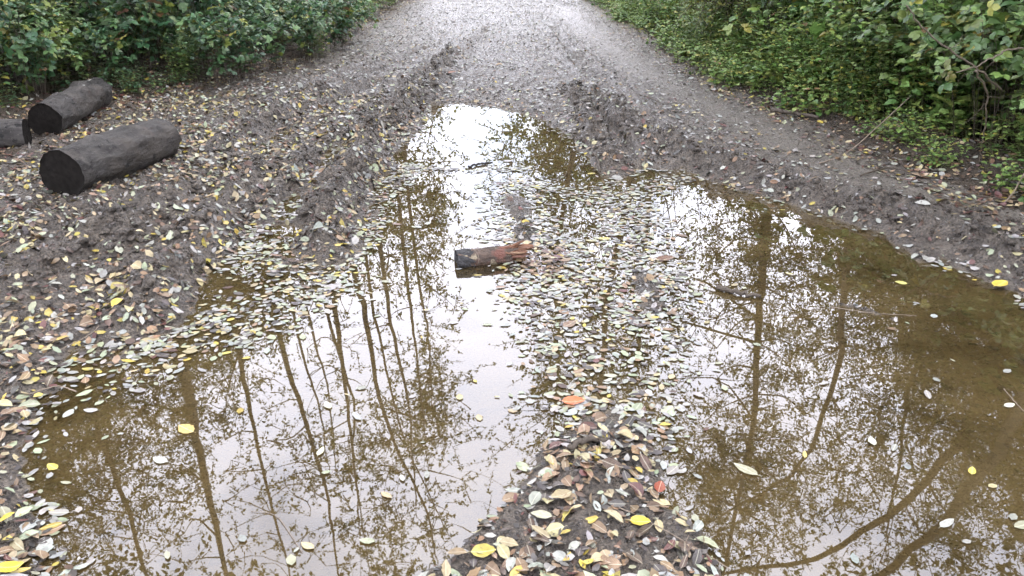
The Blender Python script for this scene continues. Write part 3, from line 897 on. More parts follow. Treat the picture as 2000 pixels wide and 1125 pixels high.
for (u, v, Yd, sc, lab) in [(110, 190, 9.0, .75, "maple sapling with yellowing lobed leaves above the rear log"), (262, 110, 10.2, .7, "maple sapling with yellow lobed leaves in the middle of the left thicket"),
                            (30, 110, 9.0, .9, "maple sapling with large green-yellow leaves in the top left corner"), (1975, 130, 7.2, .9, "sapling with yellow leaves at the top right corner")]:
    p = Dp(u, v, Yd)
    z0 = land(p[:1], p[1:2])[0][0]
    plant('my', p[0], p[1], max(.6, (p[2] - z0) / .75), lab)
# ------------------------------------------------------------------ logs and dead wood
def aligned(name, p0, p1, **props):
    p0, p1 = Vector(p0), Vector(p1)
    e = put(name, None, loc=p0, **props)
    e.rotation_euler = (p1 - p0).to_track_quat('Z', 'Y').to_euler()
    return e, (p1 - p0).length
def log_mesh(Ln, r0, r1, seed, knots, nr=44, ns=40, rag=0.0):
    a = np.linspace(0, 2 * math.pi, ns, endpoint=False); s = np.linspace(0, 1, nr)
    S, A = np.meshgrid(s, a, indexing='ij')
    ca, sa = np.cos(A), np.sin(A)
    base = r0 + (r1 - r0) * S
    nn = fbm(ca * 1.3 + S * 3 * Ln, sa * 1.3 + 5, seed, 4)
    rr = base * (1 + .06 * nn + .045 * fbm(ca * 6 + 9, sa * 6 + S * 8 * Ln, seed + 9, 3))
    for ks, ka, kh, kw in knots:
        dd = ((S - ks) * Ln / base / kw) ** 2 + (np.angle(np.exp(1j * (A - ka))) / kw) ** 2
        rr = rr + base * kh * np.exp(-dd) - base * kh * .9 * np.exp(-dd * 7)
    z = S * Ln + rag * (vn(ca * 4 + 3, sa * 4, seed + 3) * S)
    z[-1] += .03 * fbm(ca[-1] * 3, sa[-1] * 3, seed + 4, 2) * (0 if rag else 1)
    V = np.stack([rr * ca, rr * sa, z], 2).reshape(-1, 3)
    i, j = np.meshgrid(np.arange(nr - 1), np.arange(ns), indexing='ij'); i, j = i.ravel(), j.ravel(); k = (j + 1) % ns
    f = np.stack([i * ns + j, i * ns + k, (i + 1) * ns + k, (i + 1) * ns + j], 1)
    return V, f, rr, z
def end_mesh(rr, z, ns, seed, up, inset=.0):
    V = []; q = [1.0, .97, .75, .5, .25]
    a = np.linspace(0, 2 * math.pi, ns, endpoint=False)
    for t in q:
        V.append(np.stack([rr * t * np.cos(a), rr * t * np.sin(a), z - up * (inset if t < 1 else 0) + .006 * fbm(np.cos(a) * 5 * t, np.sin(a) * 5 * t, seed, 3) * (t < 1)], 1))
    V = np.concatenate(V + [np.array([[0, 0, z.mean() - up * inset]])])
    f = []
    for i in range(len(q) - 1):
        j = np.arange(ns); k = (j + 1) % ns
        f.append(np.stack([i * ns + j, i * ns + k, (i + 1) * ns + k, (i + 1) * ns + j], 1))
    j = np.arange(ns); k = (j + 1) % ns; l = (len(q) - 1) * ns
    return V, [np.concatenate(f), np.stack([l + j, l + k, np.full(ns, len(V) - 1)], 1)]
def make_log(p0, p1, r0, r1, seed, knots, label):
    e, Ln = aligned("log", p0, p1, label=label, category="log")
    V_, f_, rr, z = log_mesh(Ln, r0, r1, seed, knots)
    put("bark", mesh("bark", V_, [f_], [LOGBARK]), e)
    Ve, fe = end_mesh(rr[0], z[0], 40, seed + 1, -1, .004); put("cut_end", mesh("cut_end", Ve, fe, [LOGEND]), e)
    Ve, fe = end_mesh(rr[-1], z[-1], 40, seed + 2, 1, .004); put("cut_end", mesh("cut_end", Ve, fe, [LOGEND]), e)
def on(u, v, lift): 
    p = G(u, v); z = land(p[:1], p[1:2])[0][0]
    return np.array([p[0], p[1], z + lift])
a = on(132, 396, .15); b = on(312, 318, .15)
ax_ = (b - a) / np.linalg.norm(b - a)
make_log(a - np.array([0, 0, .012]), a + ax_ * 1.08 - np.array([0, 0, .012]), .158, .164, 301, [(.66, -.4, .30, .35), (.68, .9, .2, .4), (.30, 1.7, .2, .4), (.85, .2, .22, .3), (.45, 2.6, .2, .35), (.2, .2, .12, .5), (.66, 2.4, .25, .4)], "large wet dark log lying on the muddy left bank, nearest of the three")
a = on(98, 280, .11); b = on(208, 212, .11)
ax_ = (b - a) / np.linalg.norm(b - a)
make_log(a, a + ax_ * 1.3, .135, .140, 321, [(.45, .4, .3, .35), (.75, 1.2, .25, .4), (.62, -.6, .25, .35), (.6, 2.2, .3, .4), (.8, 2.8, .25, .35), (.3, 1.5, .2, .4)], "dark log with knots lying against the left thicket, behind the nearest log")
a = on(62, 298, .10)
make_log(a, a + np.array([-1.05, -.30, -.02]), .115, .13, 341, [(.3, .5, .1, .5)], "short grey log end at the left edge of the picture")

# the broken log in the puddle
REDWOOD = make_bark("torn_red_wood", (.035, .017, .011), (.175, .078, .038), 30, .6, (1, 1, .12), .01, .35)
BRBARK = make_bark("broken_log_bark", (.012, .009, .007), (.10, .064, .044), 40, .55, (1, 1, .5), .02, .35,
                   [(14, .60, .66, (.24, .20, .13), 2.0), (9, .58, .66, (.10, .035, .022), 5.0)])
BLACK = make_bark("blackened_bark", (.006, .006, .006), (.040, .038, .038), 30, .6, (1, 1, 1), .02, .3)
p0 = G(893, 516); p0[2] = .018; p1 = G(1012, 504); p1[2] = .020
e, Ln = aligned("broken_log", p0, p1, label="short broken log with torn orange-red end lying in the middle of the puddle", category="log")
LL = Ln * 1.0
V_, f_, rr, z = log_mesh(LL, .053, .056, 361, [(.55, 1.9, .12, .7)], 40, 48)
an_ = np.arctan2(V_[:, 1], V_[:, 0]); rg = .92 + .16 * vn(np.cos(an_) * 2.2 + 4, np.sin(an_) * 2.2, 365) + .10 * vn(np.cos(an_) * 9, np.sin(an_) * 9, 366)
V_[:, 2] *= rg; V_[:, :2] *= (1 + .05 * fbm(np.cos(an_) * 5 + V_[:, 2] * 30, np.sin(an_) * 5 + V_[:, 2] * 9, 367, 3))[:, None]
put("bark", mesh("bark", V_, [f_], [BRBARK]), e)
W_, g_, rr, z = log_mesh(LL, .0565, .0575, 369, [], 16, 48)
an_ = np.arctan2(W_[:, 1], W_[:, 0])
W_[:, 2] *= .24 + .05 * vn(np.cos(an_) * 2, np.sin(an_) * 2 + 3, 368) + .03 * vn(np.cos(an_) * 8, np.sin(an_) * 8, 364)
W_[:, :2] *= (1 + .04 * fbm(np.cos(an_) * 5 + W_[:, 2] * 40, np.sin(an_) * 5 + 4, 362, 3))[:, None]
W_[:, 2] -= .004
put("blackened_end", mesh("blackened_end", W_, [g_], [BLACK]), e, label="blackened sawn end of the broken log")
Ve, fe = end_mesh(np.linalg.norm(W_[:48, :2], axis=1), W_[:48, 2], 48, 363, -1, .004); put("cut_end", mesh("cut_end", Ve, fe, [BLACK]), e)
# ragged rings of bark
for zz_ in (.28, .36, .49):
    t = np.linspace(0, rng.uniform(2, 4), 22) + rng.uniform(0, 6)
    ring = np.stack([.0600 * np.cos(t), .0600 * np.sin(t), LL * zz_ + .012 * np.sin(t * 2 + zz_ * 9)], 1)
    Vr, fr_, _ = tube(ring, .0012 + .0006 * np.sin(t * 5), 5, False)
    put("bark_ring", mesh("bark_ring", Vr, fr_, [PALETWIG]), e)
# torn wood: a blunt ragged core and many long splinters
TANWOOD = make_bark("torn_tan_wood", (.12, .070, .040), (.30, .19, .11), 30, .6, (1, 1, .12), .01, .35)
DARKWOOD = make_bark("torn_dark_wood", (.035, .016, .010), (.14, .055, .030), 30, .6, (1, 1, .12), .01, .35)
nr, ns = 12, 30
S, A = np.meshgrid(np.linspace(0, 1, nr), np.linspace(0, 2 * math.pi, ns, endpoint=False), indexing='ij')
rad_ = .048 * (1 - .30 * S ** 4) * (1 + .22 * vn(np.cos(A) * 6 + 2, np.sin(A) * 6, 371) + .16 * vn(np.cos(A) * 14, np.sin(A) * 14 + S * 2, 372))
Zt = LL * .50 + S * (LL * .42 + .075 + .06 * vn(np.cos(A) * 3.5, np.sin(A) * 3.5, 375))
Vc = np.stack([rad_ * np.cos(A), rad_ * np.sin(A), Zt], 2).reshape(-1, 3)
Vc = np.concatenate([Vc, [[0, 0, LL * .88 + .03]]])
i, j = np.meshgrid(np.arange(nr - 1), np.arange(ns), indexing='ij'); i, j = i.ravel(), j.ravel(); k = (j + 1) % ns
jj = np.arange(ns); kk = (jj + 1) % ns
q = e.rotation_euler.to_quaternion(); down = np.array(q.inverted() @ Vector((0, 0, -1)))
torn = put("torn_wood", mesh("torn_wood", Vc, [np.stack([i * ns + j, i * ns + k, (i + 1) * ns + k, (i + 1) * ns + j], 1), np.stack([(nr - 1) * ns + jj, (nr - 1) * ns + kk, np.full(ns, nr * ns)], 1)], [REDWOOD], smooth=False), e, label="torn orange-red wood of the broken end")
for k in range(54):
    an = rng.uniform(0, 2 * math.pi); r_ = .054 * math.sqrt(rng.uniform(.15, 1)); ln = rng.uniform(.02, .12) * (1.25 - r_ / .07)
    s0 = np.array([r_ * math.cos(an), r_ * math.sin(an), LL * rng.uniform(.66, .90)])
    s1 = s0 + np.array([0, 0, ln + .03]) + rng.normal(size=3) * np.array([.022, .022, 0]) + np.array([s0[0], s0[1], 0]) * .25 + down * .02 * ln / .1
    pth = smooth_path([s0, (s0 + s1) / 2 + rng.normal(size=3) * .003, s1], 5)
    Vr, fr_, _ = tube(pth, np.array([.004, .0065, .006, .0035, .0006]) * rng.uniform(.5, 1.35), 4)
    put("splinter", mesh("splinter", Vr, fr_, [[REDWOOD, DARKWOOD, TANWOOD, DARKWOOD, REDWOOD][k % 5]], smooth=False), torn)

# dead branch hanging in the right thicket
YB = 5.35
e = put("dead_branch", None, loc=Dp(1898, 372, YB), label="bare forked dead branch hanging out of the right thicket down to the mud", category="branch")
bo = np.array(e.location)
DEADTWIG = make_bark("dead_branch_bark", (.055, .044, .032), (.15, .12, .085), 30, .6)
def limb(nm, pix, r0, r1, dy=0.0, m=DEADTWIG):
    r0, r1 = r0 * .8, r1 * .8
    P = np.array([Dp(u, v, YB + dy + .25 * i / len(pix)) for i, (u, v) in enumerate(pix)])
    P = smooth_path(P, 5 * len(pix)); P[1:-1] += rng.normal(size=(len(P) - 2, 3)) * .004
    Vr, fr_, _ = tube(P - bo, np.linspace(r0, r1, len(P)), 7)
    return put(nm, mesh(nm, Vr, fr_, [m]), e)
limb("main_stem", [(1770, 10), (1799, 50), (1850, 95), (1911, 137), (1958, 178)], .005, .010)
limb("fork", [(1905, 138), (1918, 160), (1930, 187), (1927, 208), (1926, 240), (1919, 276)], .009, .006)
limb("side_branch", [(1868, 142), (1905, 130), (1942, 112), (1970, 98), (2030, 92)], .005, .009)
for pix in ([(1919, 274), (1905, 300), (1881, 332)], [(1919, 274), (1912, 320), (1898, 370)], [(1915, 300), (1922, 340), (1912, 372)], [(1930, 190), (1965, 190), (2030, 196)],
            [(1930, 195), (1900, 230), (1872, 249)], [(1911, 137), (1880, 150), (1866, 175)], [(1850, 95), (1868, 88), (1880, 70)], [(1942, 117), (1925, 140), (1930, 165)]):
    limb("twig", pix, .0032, .0013, .02)
# sticks and twigs lying about: pixels, thickness, lift, material, label
STICKS = [([(1600, 322), (1660, 295), (1768, 250)], .006, .05, PALETWIG, "thin pale stick leaning from the mud strip into the right thicket"),
    ([(1505, 222), (1550, 216), (1598, 222)], .022, .05, BARK, "short thick dead branch at the foot of the right bank"),
    ([(1680, 345), (1740, 330), (1800, 345)], .007, .03, TWIG, "dark stick on the litter at the right edge of the mud"),
    ([(1930, 400), (1970, 375), (2020, 350)], .006, .06, PALETWIG, "pale stick slanting up at the right edge of the picture"),
    ([(1880, 375), (1960, 372), (2030, 380)], .005, .03, TWIG, "thin dark stick lying level under the dead branch"),
    ([(915, 328), (940, 322), (962, 321)], .010, .004, BLACK, "small dark stick floating in the bright far puddle"),
    ([(1160, 275), (1166, 300), (1173, 318)], .013, .06, BARK, "short curved stick on the ridge right of the far puddle"),
    ([(1398, 566), (1440, 576), (1485, 584)], .014, .004, BARK, "dark strip of bark floating in the right puddle"),
    ([(1195, 992), (1250, 1010), (1330, 1060), (1425, 1118)], .0022, .07, PALETWIG, "long pale plant stalk lying across the leafy hump at the bottom"),
    ([(1300, 1125), (1325, 1090), (1345, 1050)], .0018, .06, PALETWIG, "short pale stalk at the right side of the bottom hump"),
    ([(1152, 1120), (1150, 1090), (1172, 1062)], .0015, .07, TWIG, "tiny hooked twig at the bottom of the leafy hump"),
    ([(1118, 905), (1180, 900), (1235, 885)], .003, .05, TWIG, "thin dark twig across the top of the leafy hump"),
    ([(1110, 880), (1150, 872), (1185, 868)], .012, .02, BARK, "stub of dark stick at the tip of the leafy hump"),
    ([(150, 770), (110, 760), (40, 775)], .003, .05, PALETWIG, "pale straw on the left shore of the puddle"),
    ([(590, 1080), (540, 1010), (490, 1000)], .0015, .004, PALETWIG, "thin stalk floating at the bottom left of the puddle"),
    ([(1620, 600), (1700, 612), (1790, 618)], .002, .004, PALETWIG, "thin straw floating over the grey mud in the right puddle"),
    ([(1960, 760), (1985, 790), (2010, 815)], .002, .004, PALETWIG, "thin stalk floating at the right edge of the puddle"),
    ([(470, 318), (420, 325), (370, 330)], .004, .05, PALETWIG, "broken pale stick on the mud right of the nearest log"),
    ([(205, 560), (230, 510), (250, 490)], .002, .08, PALETWIG, "dry stalk sticking up from the leaves on the left bank"),
    ([(1215, 180), (1255, 190), (1290, 205)], .006, .03, TWIG, "dark twig lying on the track beyond the right rut"),
    ([(120, 690), (190, 640), (196, 600)], .0018, .07, PALETWIG, "bent straw among the leaves on the left shore")]
for pix, r_, lift, m_, lab in STICKS:
    P = []
    for u, v in pix:
        g = G(u, v); z = max(land(g[:1], g[1:2])[0][0], 0.0)
        g = G(u, v, z); z = max(land(g[:1], g[1:2])[0][0], 0.0)
        P.append([g[0], g[1], z + min(lift, .03) * .3 + r_])
    P = np.array(P)
    if lab.startswith(('thin pale stick leaning', 'pale stick slanting')): P[-1, 2] += .25
    P = smooth_path(P, 14); P[1:-1] += rng.normal(size=(12, 3)) * r_ * .35
    o_ = P[0].copy()
    Vr, fr_, _ = tube(P - o_, r_ * (1 - .35 * np.linspace(0, 1, 14)) * rng.uniform(.85, 1.1, 14), 7)
    put("stick" if r_ > .004 else "straw", mesh("stick", Vr, fr_, [m_]), loc=o_, label=lab, category="stick" if r_ > .004 else "straw")
# mud lumps thrown up along the ruts
parts = []
ico = np.array([[0, 0, 1], [.9, 0, .3], [.28, .85, .3], [-.72, .53, .3], [-.72, -.53, .3], [.28, -.85, .3], [.72, .53, -.4], [-.28, .85, -.4], [-.9, 0, -.4], [-.28, -.85, -.4], [.72, -.53, -.4], [0, 0, -1]])
icf = np.array([[0, 1, 2], [0, 2, 3], [0, 3, 4], [0, 4, 5], [0, 5, 1], [1, 6, 2], [2, 7, 3], [3, 8, 4], [4, 9, 5], [5, 10, 1], [6, 7, 2], [7, 8, 3], [8, 9, 4], [9, 10, 5], [10, 6, 1]])
for p, a_, w, r_ in RIDGES[:9]:
    p = np.array(p)
    seg = np.linalg.norm(np.diff(p, axis=0), axis=1); n = int(seg.sum() * 110)
    for _ in range(n):
        i = rng.choice(len(seg), p=seg / seg.sum()); t = rng.random()
        c = p[i] * (1 - t) + p[i + 1] * t + rng.normal(size=2) * w * .9
        zz_ = land(c[:1], c[1:2])[0][0]
        if zz_ < .02: continue
        s_ = .006 + .034 * rng.random() ** 3
        parts.append((ico * s_ * rng.uniform(.6, 1.4, 3) * np.array([1, 1, .7]) * rng.uniform(.6, 1.35, (12, 1)) + np.array([c[0], c[1], zz_ + s_ * .2]), [icf], np.ones((12, 3))))
Vm, fm, _ = join(parts)
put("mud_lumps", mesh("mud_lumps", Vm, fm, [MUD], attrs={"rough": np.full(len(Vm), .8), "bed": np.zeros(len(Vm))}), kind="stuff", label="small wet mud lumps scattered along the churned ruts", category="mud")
# ------------------------------------------------------------------ fallen leaves
C_ = dict(silver=(.235, .235, .21), palegreen=(.22, .235, .155), cream=(.28, .235, .13), yellow=(.29, .23, .045), tan=(.17, .112, .065), brown=(.060, .036, .024), red=(.085, .036, .030), decay=(.055, .047, .042))
CN = list(C_); CV = np.array([C_[k] for k in CN])
ZW = {'water': [55, 26, 9, 3, 4, 2, 0, 1], 'left': [18, 14, 18, 8, 20, 10, 3, 9], 'far': [54, 6, 7, 1, 10, 6, 3, 13], 'verge': [10, 9, 15, 6, 26, 16, 14, 6], 'hump': [24, 7, 20, 4, 28, 9, 3, 8], 'right': [38, 7, 10, 3, 16, 8, 6, 12], 'mat': [40, 20, 8, 3, 8, 4, 1, 16], 'pile': [2, 3, 12, 3, 45, 22, 11, 2]}
def put_leaves(NC, x0, x1, y0, y1):
    P = np.stack([rng.uniform(x0, x1, NC), rng.uniform(y0, y1, NC)], 1)
    per = NC / ((x1 - x0) * (y1 - y0))
    z, ro, d = land(P[:, 0], P[:, 1]); off = off_road(P[:, 0], P[:, 1])
    mm = np.zeros(NC)
    for p, w in MATS: mm = np.maximum(mm, np.exp(-(seg_d(P[:, 0], P[:, 1], p) / w) ** 4))
    sm = np.exp(-(seg_d(P[:, 0], P[:, 1], SMOOTH) / .26) ** 2)
    cl = np.clip(.5 + .9 * fbm(P[:, 0] * 3.3, P[:, 1] * 3.3, 71, 3), 0, 1.5)
    uu, vv_, zc = proj(np.c_[P, z])
    water = z < .0
    dens = np.where(P[:, 1] > 8.5, 520, 430.) * (.35 + .75 * cl)
    dens = np.where((P[:, 0] < -.8) & (P[:, 1] < 8.5), 1200 * (.35 + .8 * cl), dens)
    dens = dens * (1 - .88 * sm)
    dens = np.where(np.abs(off) < .3, 640 * (.3 + cl), dens)
    dens = np.where(off > .3, 260, dens)
    dens = np.where(off > 1.2, 60, dens)
    dens = np.where(mm > .3, 800 * (.3 + cl), dens)
    dens = dens * (1 - .6 * np.clip((ro - .62) / .3, 0, 1))
    hump = (uu > 850) & (uu < 1480) & (vv_ > 840) & ~water
    dens = np.where(hump, 1250 * (.35 + cl), dens)
    wd = 10 + 700 * np.exp(-(np.minimum(d, 0) / .07) ** 2) * (.2 + cl) + 1650 * mm * (.5 + .7 * cl)
    wd = wd + 30 * (cl > 1.1)
    dens = np.where(water, wd, dens)
    pile = np.exp(-(((uu - 1060) / 45) ** 2 + ((vv_ - 515) / 28) ** 2))
    dens = dens + 2600 * pile
    keep = rng.random(NC) < dens / per
    P, z, off, water, uu, vv_, zc, hump, pile, ro, mm = [q[keep] for q in (P, z, off, water, uu, vv_, zc, hump, pile, ro, mm)]
    n = len(P)
    zone = np.where(water, 0, np.where(np.abs(off) < .32, 3, np.where(off > 0, 3, np.where(hump, 4, np.where(P[:, 1] > 8.5, 2, np.where(P[:, 0] < 0, 1, 5))))))
    zone = np.where(water & (mm > .45), 6, zone)
    zone = np.where(pile > .3, 7, zone)
    ci = np.zeros(n, int)
    for k, key in enumerate(['water', 'left', 'far', 'verge', 'hump', 'right', 'mat', 'pile']):
        s = zone == k; w = np.array(ZW[key], float)
        ci[s] = rng.choice(8, s.sum(), p=w / w.sum())
    eps = .03
    zx = (land(P[:, 0] + eps, P[:, 1])[0] - land(P[:, 0] - eps, P[:, 1])[0]) / (2 * eps)
    zy = (land(P[:, 0], P[:, 1] + eps)[0] - land(P[:, 0], P[:, 1] - eps)[0]) / (2 * eps)
    Nn = unit(np.stack([-zx, -zy, np.ones(n)], 1))
    Nn = np.where(water[:, None], np.array([[0, 0, 1.0]]), Nn)
    tilt = np.where(water, .025, .16 + .25 * ro)[:, None]
    Nn = unit(Nn + rng.normal(size=(n, 3)) * tilt)
    a = rng.uniform(0, 2 * math.pi, n)
    Tt = np.stack([np.cos(a), np.sin(a), 0 * a], 1); Tt = unit(Tt - Nn * (Tt * Nn).sum(1, keepdims=True))
    L = np.where(water, rng.uniform(.026, .052, n), rng.uniform(.028, .060, n)) * np.where(rng.random(n) < .10, 1.35, 1)
    L = L * np.where(P[:, 1] > 9, .82, 1) * np.clip(.86 * np.exp(rng.normal(size=n) * .22), .45, 1.3)
    W = L * rng.uniform(.36, .70, n)
    h = np.where(water, .0035 + .003 * rng.random(n), np.maximum(z, 0) + .004 + .35 * L * tilt[:, 0] + .004 * rng.random(n))
    h = h + .05 * pile * rng.random(n)
    Pc = np.c_[P, h]
    return dict(P=Pc, T=Tt, N=Nn, L=L, W=W, ci=ci, zone=zone, u=uu, v=vv_, zc=zc, water=water)
parts_ = [put_leaves(130000, -4.9, 4.2, 1.3, 7.0), put_leaves(130000, -4.6, 3.6, 7.0, 26.0)]
LD = {k: np.concatenate([p[k] for p in parts_]) for k in parts_[0]}
n = len(LD['L'])
size = LD['L'] * LD['W'] / LD['zc'] ** 2
vis = (LD['u'] > 5) & (LD['u'] < 1995) & (LD['v'] > 5) & (LD['v'] < 1120)
order = np.argsort(-np.where(vis, size, 0))
SINGLE = order[:285]
rest = np.ones(n, bool); rest[SINGLE] = False
colr = CV[LD['ci']] * rng.uniform(.75, 1.25, (n, 1)) * rng.uniform(.94, 1.06, (n, 3))
def leaf_mass(mask, name, label, simple, m_):
    s = np.where(mask)[0]
    fold = np.where(LD['water'][s], .03, .10) * rng.uniform(-.6, 1.4, len(s)); cu = np.where(LD['water'][s], .03, .16) * rng.uniform(-.7, 1.3, len(s))
    Pb = LD['P'][s] - LD['T'][s] * (LD['L'][s] * .5)[:, None]
    Pb[:, 2] = np.where(LD['water'][s], np.maximum(Pb[:, 2], .003), Pb[:, 2])
    Vv, fv, cv = leaves(Pb, LD['T'][s], LD['N'][s], LD['L'][s], LD['W'][s], colr[s], simple, fold, cu)
    put(name, mesh(name, Vv, fv, [m_], col=cv), kind="stuff", label=label, category="leaves")
near = LD['P'][:, 1] < 9
leaf_mass(rest & LD['water'], "floating_leaves", "pale oval leaves floating in mats on the puddles", False, FALLEN)
leaf_mass(rest & ~LD['water'] & near, "fallen_leaves", "wet fallen leaves littering the near mud and banks", False, FALLEN)
leaf_mass(rest & ~LD['water'] & ~near, "fallen_leaves", "small pale leaves littering the far track and its edges", False, FALLEN)
# crumbs of rotted leaf trodden into the mud
NB = 90000
yb = 1.3 + 12.5 * rng.random(NB) ** 1.5; Pb = np.stack([rng.uniform(-4.8, 3.9, NB), yb], 1)
z, ro, d = land(Pb[:, 0], Pb[:, 1]); off = off_road(Pb[:, 0], Pb[:, 1])
ks = np.exp(-(seg_d(Pb[:, 0], Pb[:, 1], SMOOTH) / .26) ** 2)
kp = (z > .002) & (off < .9) & (rng.random(NB) > .75 * ks) & (np.abs(Pb[:, 0]) < .75 * Pb[:, 1] + .6)
Pb, z = Pb[kp], z[kp]; nb = len(z)
a = rng.uniform(0, 6.28, nb); Ls = rng.uniform(.008, .026, nb)
cs = np.array([C_['decay'], C_['brown'], (.025, .020, .017), C_['tan'], C_['silver'], C_['red']])[rng.choice(6, nb, p=[.30, .22, .22, .10, .12, .04])] * rng.uniform(.6, 1.3, (nb, 1))
Vv, fv, cv = leaves(np.c_[Pb, z + .004], np.stack([np.cos(a), np.sin(a), .25 * rng.normal(size=nb)], 1), np.array([[0, 0, 1.0]]) + .4 * rng.normal(size=(nb, 3)), Ls, Ls * rng.uniform(.3, .9, nb), cs, True, .15, .1)
put("leaf_crumbs", mesh("leaf_crumbs", Vv, fv, [FALLEN], col=cv), kind="stuff", label="dark crumbs of rotted leaves trodden into the mud", category="leaves")
# leaves sunk on the bed of the puddles
NS = 5200
P2 = np.stack([rng.uniform(-2.6, 3.6, NS), rng.uniform(1.3, 7.5, NS)], 1)
z, ro, d = land(P2[:, 0], P2[:, 1]); kp = z < -.006; P2 = P2[kp]; z = z[kp]; ns_ = len(z)
a = rng.uniform(0, 6.28, ns_); Ls = rng.uniform(.03, .06, ns_)
cs = np.array([(.060, .044, .020), (.10, .075, .03), (.035, .028, .016)])[rng.integers(0, 3, ns_)] * rng.uniform(.7, 1.3, (ns_, 1))
Vv, fv, cv = leaves(np.c_[P2, z + .004], np.stack([np.cos(a), np.sin(a), .05 * rng.normal(size=ns_)], 1), np.array([[0, 0, 1.0]]) + .22 * rng.normal(size=(ns_, 3)), Ls, Ls * .5, cs, False, .1, .12)
Vv[:, 2] = np.minimum(Vv[:, 2], -.002)
put("sunken_leaves", mesh("sunken_leaves", Vv, fv, [SUNK], col=cv), kind="stuff", label="brown leaves sunk on the silty bed of the puddles", category="leaves")
# single leaves: the ones that show largest
def leaf_shape(seed, asp, fold, curl, wob):
    r = np.random.default_rng(seed); V_, m = [], 8
    for i in range(m + 1):
        t = i / m; w = asp * .5 * (math.sin(math.pi * t ** .85) ** .75 if 0 < i < m else .0)
        zc_ = curl * (2 * t - 1) ** 2 - curl * .4 + wob * math.sin(t * 5 + seed)
        for s in (-1, 0, 1):
            V_.append((s * w * (1 + .06 * r.normal()), t - .5, zc_ + (fold * w if s else 0) + s * wob * .4 * math.sin(t * 4)))
    f = [(3 * i + k, 3 * i + k + 1, 3 * i + k + 4, 3 * i + k + 3) for i in range(m) for k in (0, 1)]
    V_ = np.array(V_)
    stalk = tube(np.array([[0, -.5, V_[1, 2]], [.01, -.58, V_[1, 2] + .01], [.03, -.66, V_[1, 2]]]), .008, 4)
    Vj, fj, _ = join([(V_, [np.array(f)], np.ones((len(V_), 3))), stalk])
    return mesh("fallen_leaf", Vj, fj, [FALLEN1])
FLAT = [leaf_shape(k, .40 + .06 * k, .05, .02, .006) for k in range(5)]
CURL = [leaf_shape(10 + k, .36 + .05 * k, .12 + .09 * (k % 4), (.06 + .03 * (k % 3)) * (-1) ** k, .02 + .015 * (k % 3)) for k in range(8)]
def single(P, T_, N_v, L, colour, water, label, group=None, shape=None):
    o = put("fallen_leaf", random.choice(FLAT if water else CURL) if shape is None else shape, label=label, category="leaf")
    if group: o["group"] = group
    T_ = Vector(T_).normalized(); Nv = Vector(N_v).normalized(); B = T_.cross(Nv).normalized(); Nv = B.cross(T_)
    from mathutils import Matrix
    o.matrix_world = Matrix(((B.x * L, T_.x * L, Nv.x * L, P[0]), (B.y * L, T_.y * L, Nv.y * L, P[1]), (B.z * L, T_.z * L, Nv.z * L, P[2]), (0, 0, 0, 1)))
    o.color = (*colour, 1)
    return o
CW = dict(silver="pale silvery", palegreen="pale green", cream="cream coloured", yellow="yellow", tan="tan", brown="dark brown", red="reddish brown", decay="grey decayed")
for s in SINGLE:
    key = CN[LD['ci'][s]]; u, v, w = LD['u'][s], LD['v'][s], LD['water'][s]
    if w: where = "floating on the puddle at bottom left" if u < 700 else ("floating on the puddle beside the bottom hump" if u < 1350 else "floating on the right-hand puddle")
    elif LD['zone'][s] == 4: where = "lying on the muddy hump at bottom centre"
    elif u < 700: where = "lying on the leafy shore at left"
    else: where = "lying on the mud at right"
    lab = CW[key] + " oval leaf " + where
    single(LD['P'][s], LD['T'][s], LD['N'][s], LD['L'][s], colr[s], w, lab, lab)
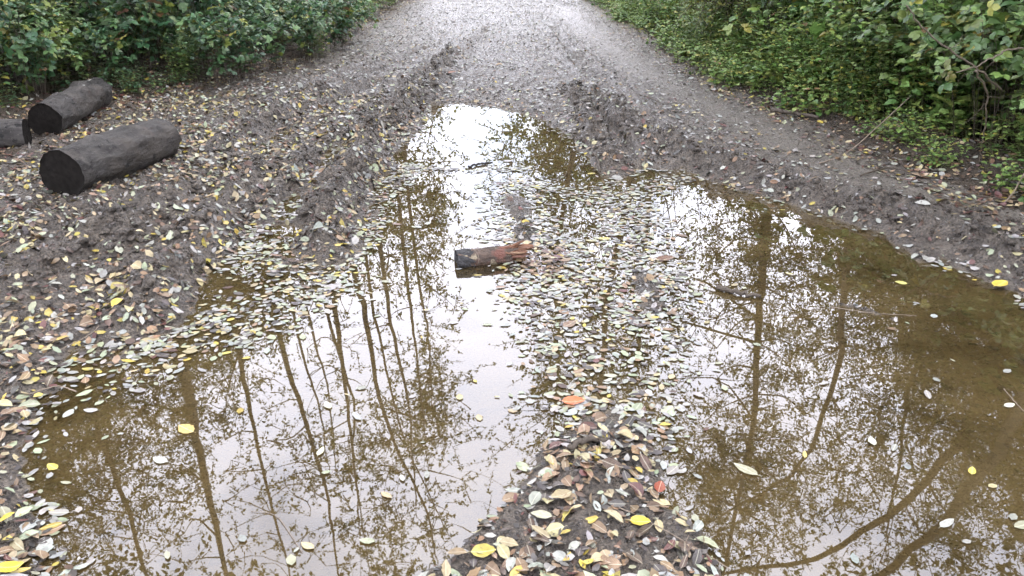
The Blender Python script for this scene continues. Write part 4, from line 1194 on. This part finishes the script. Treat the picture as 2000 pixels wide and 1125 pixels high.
HERO = [(1120, 783, (.42, .10, .03), .085, 95, "curled red and orange leaf floating above the bottom hump"), (1250, 1021, (.44, .33, .02), .062, 100, "bright yellow leaf on the right of the bottom hump"),
        (1288, 957, (.17, .035, .015), .055, 20, "dark red leaf at the right rim of the bottom hump"), (22, 1116, (.46, .36, .02), .075, 80, "large bright yellow leaf in the bottom left corner"),
        (16, 1016, (.44, .33, .03), .045, 30, "round yellow leaf at the left edge near the bottom"), (363, 836, (.36, .27, .09), .075, -60, "long curled yellow leaf on the dark left reflection"),
        (626, 880, (.40, .39, .27), .050, 10, "single pale oval leaf alone on the left reflection"), (640, 790, (.38, .37, .25), .052, -30, "pale leaf tilted on the left puddle below the curved trunk"),
        (312, 897, (.38, .39, .34), .058, -70, "whitish slender leaf on the dark lower left water"), (102, 910, (.36, .30, .06), .050, -60, "yellow leaf on the dark water near the left shore"),
        (1704, 860, (.38, .38, .30), .048, 10, "round pale leaf in the middle of the right puddle"), (1572, 886, (.40, .32, .10), .040, 20, "small pale yellow leaf on the right puddle"),
        (1899, 918, (.42, .34, .06), .045, 30, "yellow leaf at the right side of the puddle"), (1760, 551, (.36, .34, .10), .060, -75, "yellow-green leaf on the brown water at right"),
        (1850, 1020, (.26, .26, .23), .065, 60, "large whitish leaf at the lower right of the puddle"), (1972, 790, (.40, .40, .31), .048, 75, "pale leaf near the right edge of the puddle"),
        (1300, 505, (.09, .04, .02), .10, 80, "dark brown curled leaf on the mud right of the broken log"), (878, 122, (.16, .07, .035), .17, 60, "large brown crumpled leaf on the far track"),
        (975, 128, (.26, .18, .09), .10, 90, "tan leaf standing out on the far track"), (1960, 531, (.42, .32, .04), .10, 60, "yellow leaf on the right shore of the puddle"),
        (118, 660, (.34, .24, .06), .07, 40, "orange-yellow leaf on the left shore"), (232, 596, (.42, .30, .05), .075, 20, "golden leaf among the left bank litter"),
        (1800, 325, (.30, .22, .15), .12, 90, "large pale dry leaf at the foot of the right thicket"), (1830, 298, (.28, .11, .05), .12, 80, "rusty orange leaf under the right thicket"),
        (1180, 465, (.36, .30, .06), .075, 90, "yellow leaf floating on the mat right of the broken log")]
for u, v, c, L, ang, lab in HERO:
    g = G(u, v); z = land(g[:1], g[1:2])[0][0]; w = z < 0
    g = G(u, v, max(z, 0) + .008); z = max(land(g[:1], g[1:2])[0][0], 0)
    a = math.radians(90 - ang)
    single((g[0], g[1], z + (.006 if w else .02)), (math.cos(a), math.sin(a), 0.05), (rng.normal() * .1, -.1, 1), L, c, w and L < .08, lab)

dg = bpy.context.evaluated_depsgraph_get(); done = {0: 0, 1: 0}
for k in range(60):
    w = k % 2; t = rng.random()
    fx, fy = ((-3.0 + .30 * t, 5.3 + 1.0 * t), (-4.0 - .05 * t, 7.1 + 1.1 * t))[w]
    hit, loc, nrm, _, ob, _ = scene.ray_cast(dg, Vector((fx + rng.normal() * .05, fy, .42)), Vector((0, 0, -1)))
    if hit and ob.name.startswith("bark") and done[w] < 5:
        done[w] += 1
        a = rng.uniform(0, 6.28); c = ['silver', 'tan', 'silver', 'cream'][k // 2 % 4]
        single((loc.x, loc.y, loc.z + .006), (math.cos(a), math.sin(a), 0), nrm, rng.uniform(.035, .06), C_[c], False, "%s leaf stuck on top of %s" % (CW[c], ("the nearest log", "the rear log")[w]), "%s leaves on %s" % (CW[c], ("the nearest log", "the rear log")[w]))
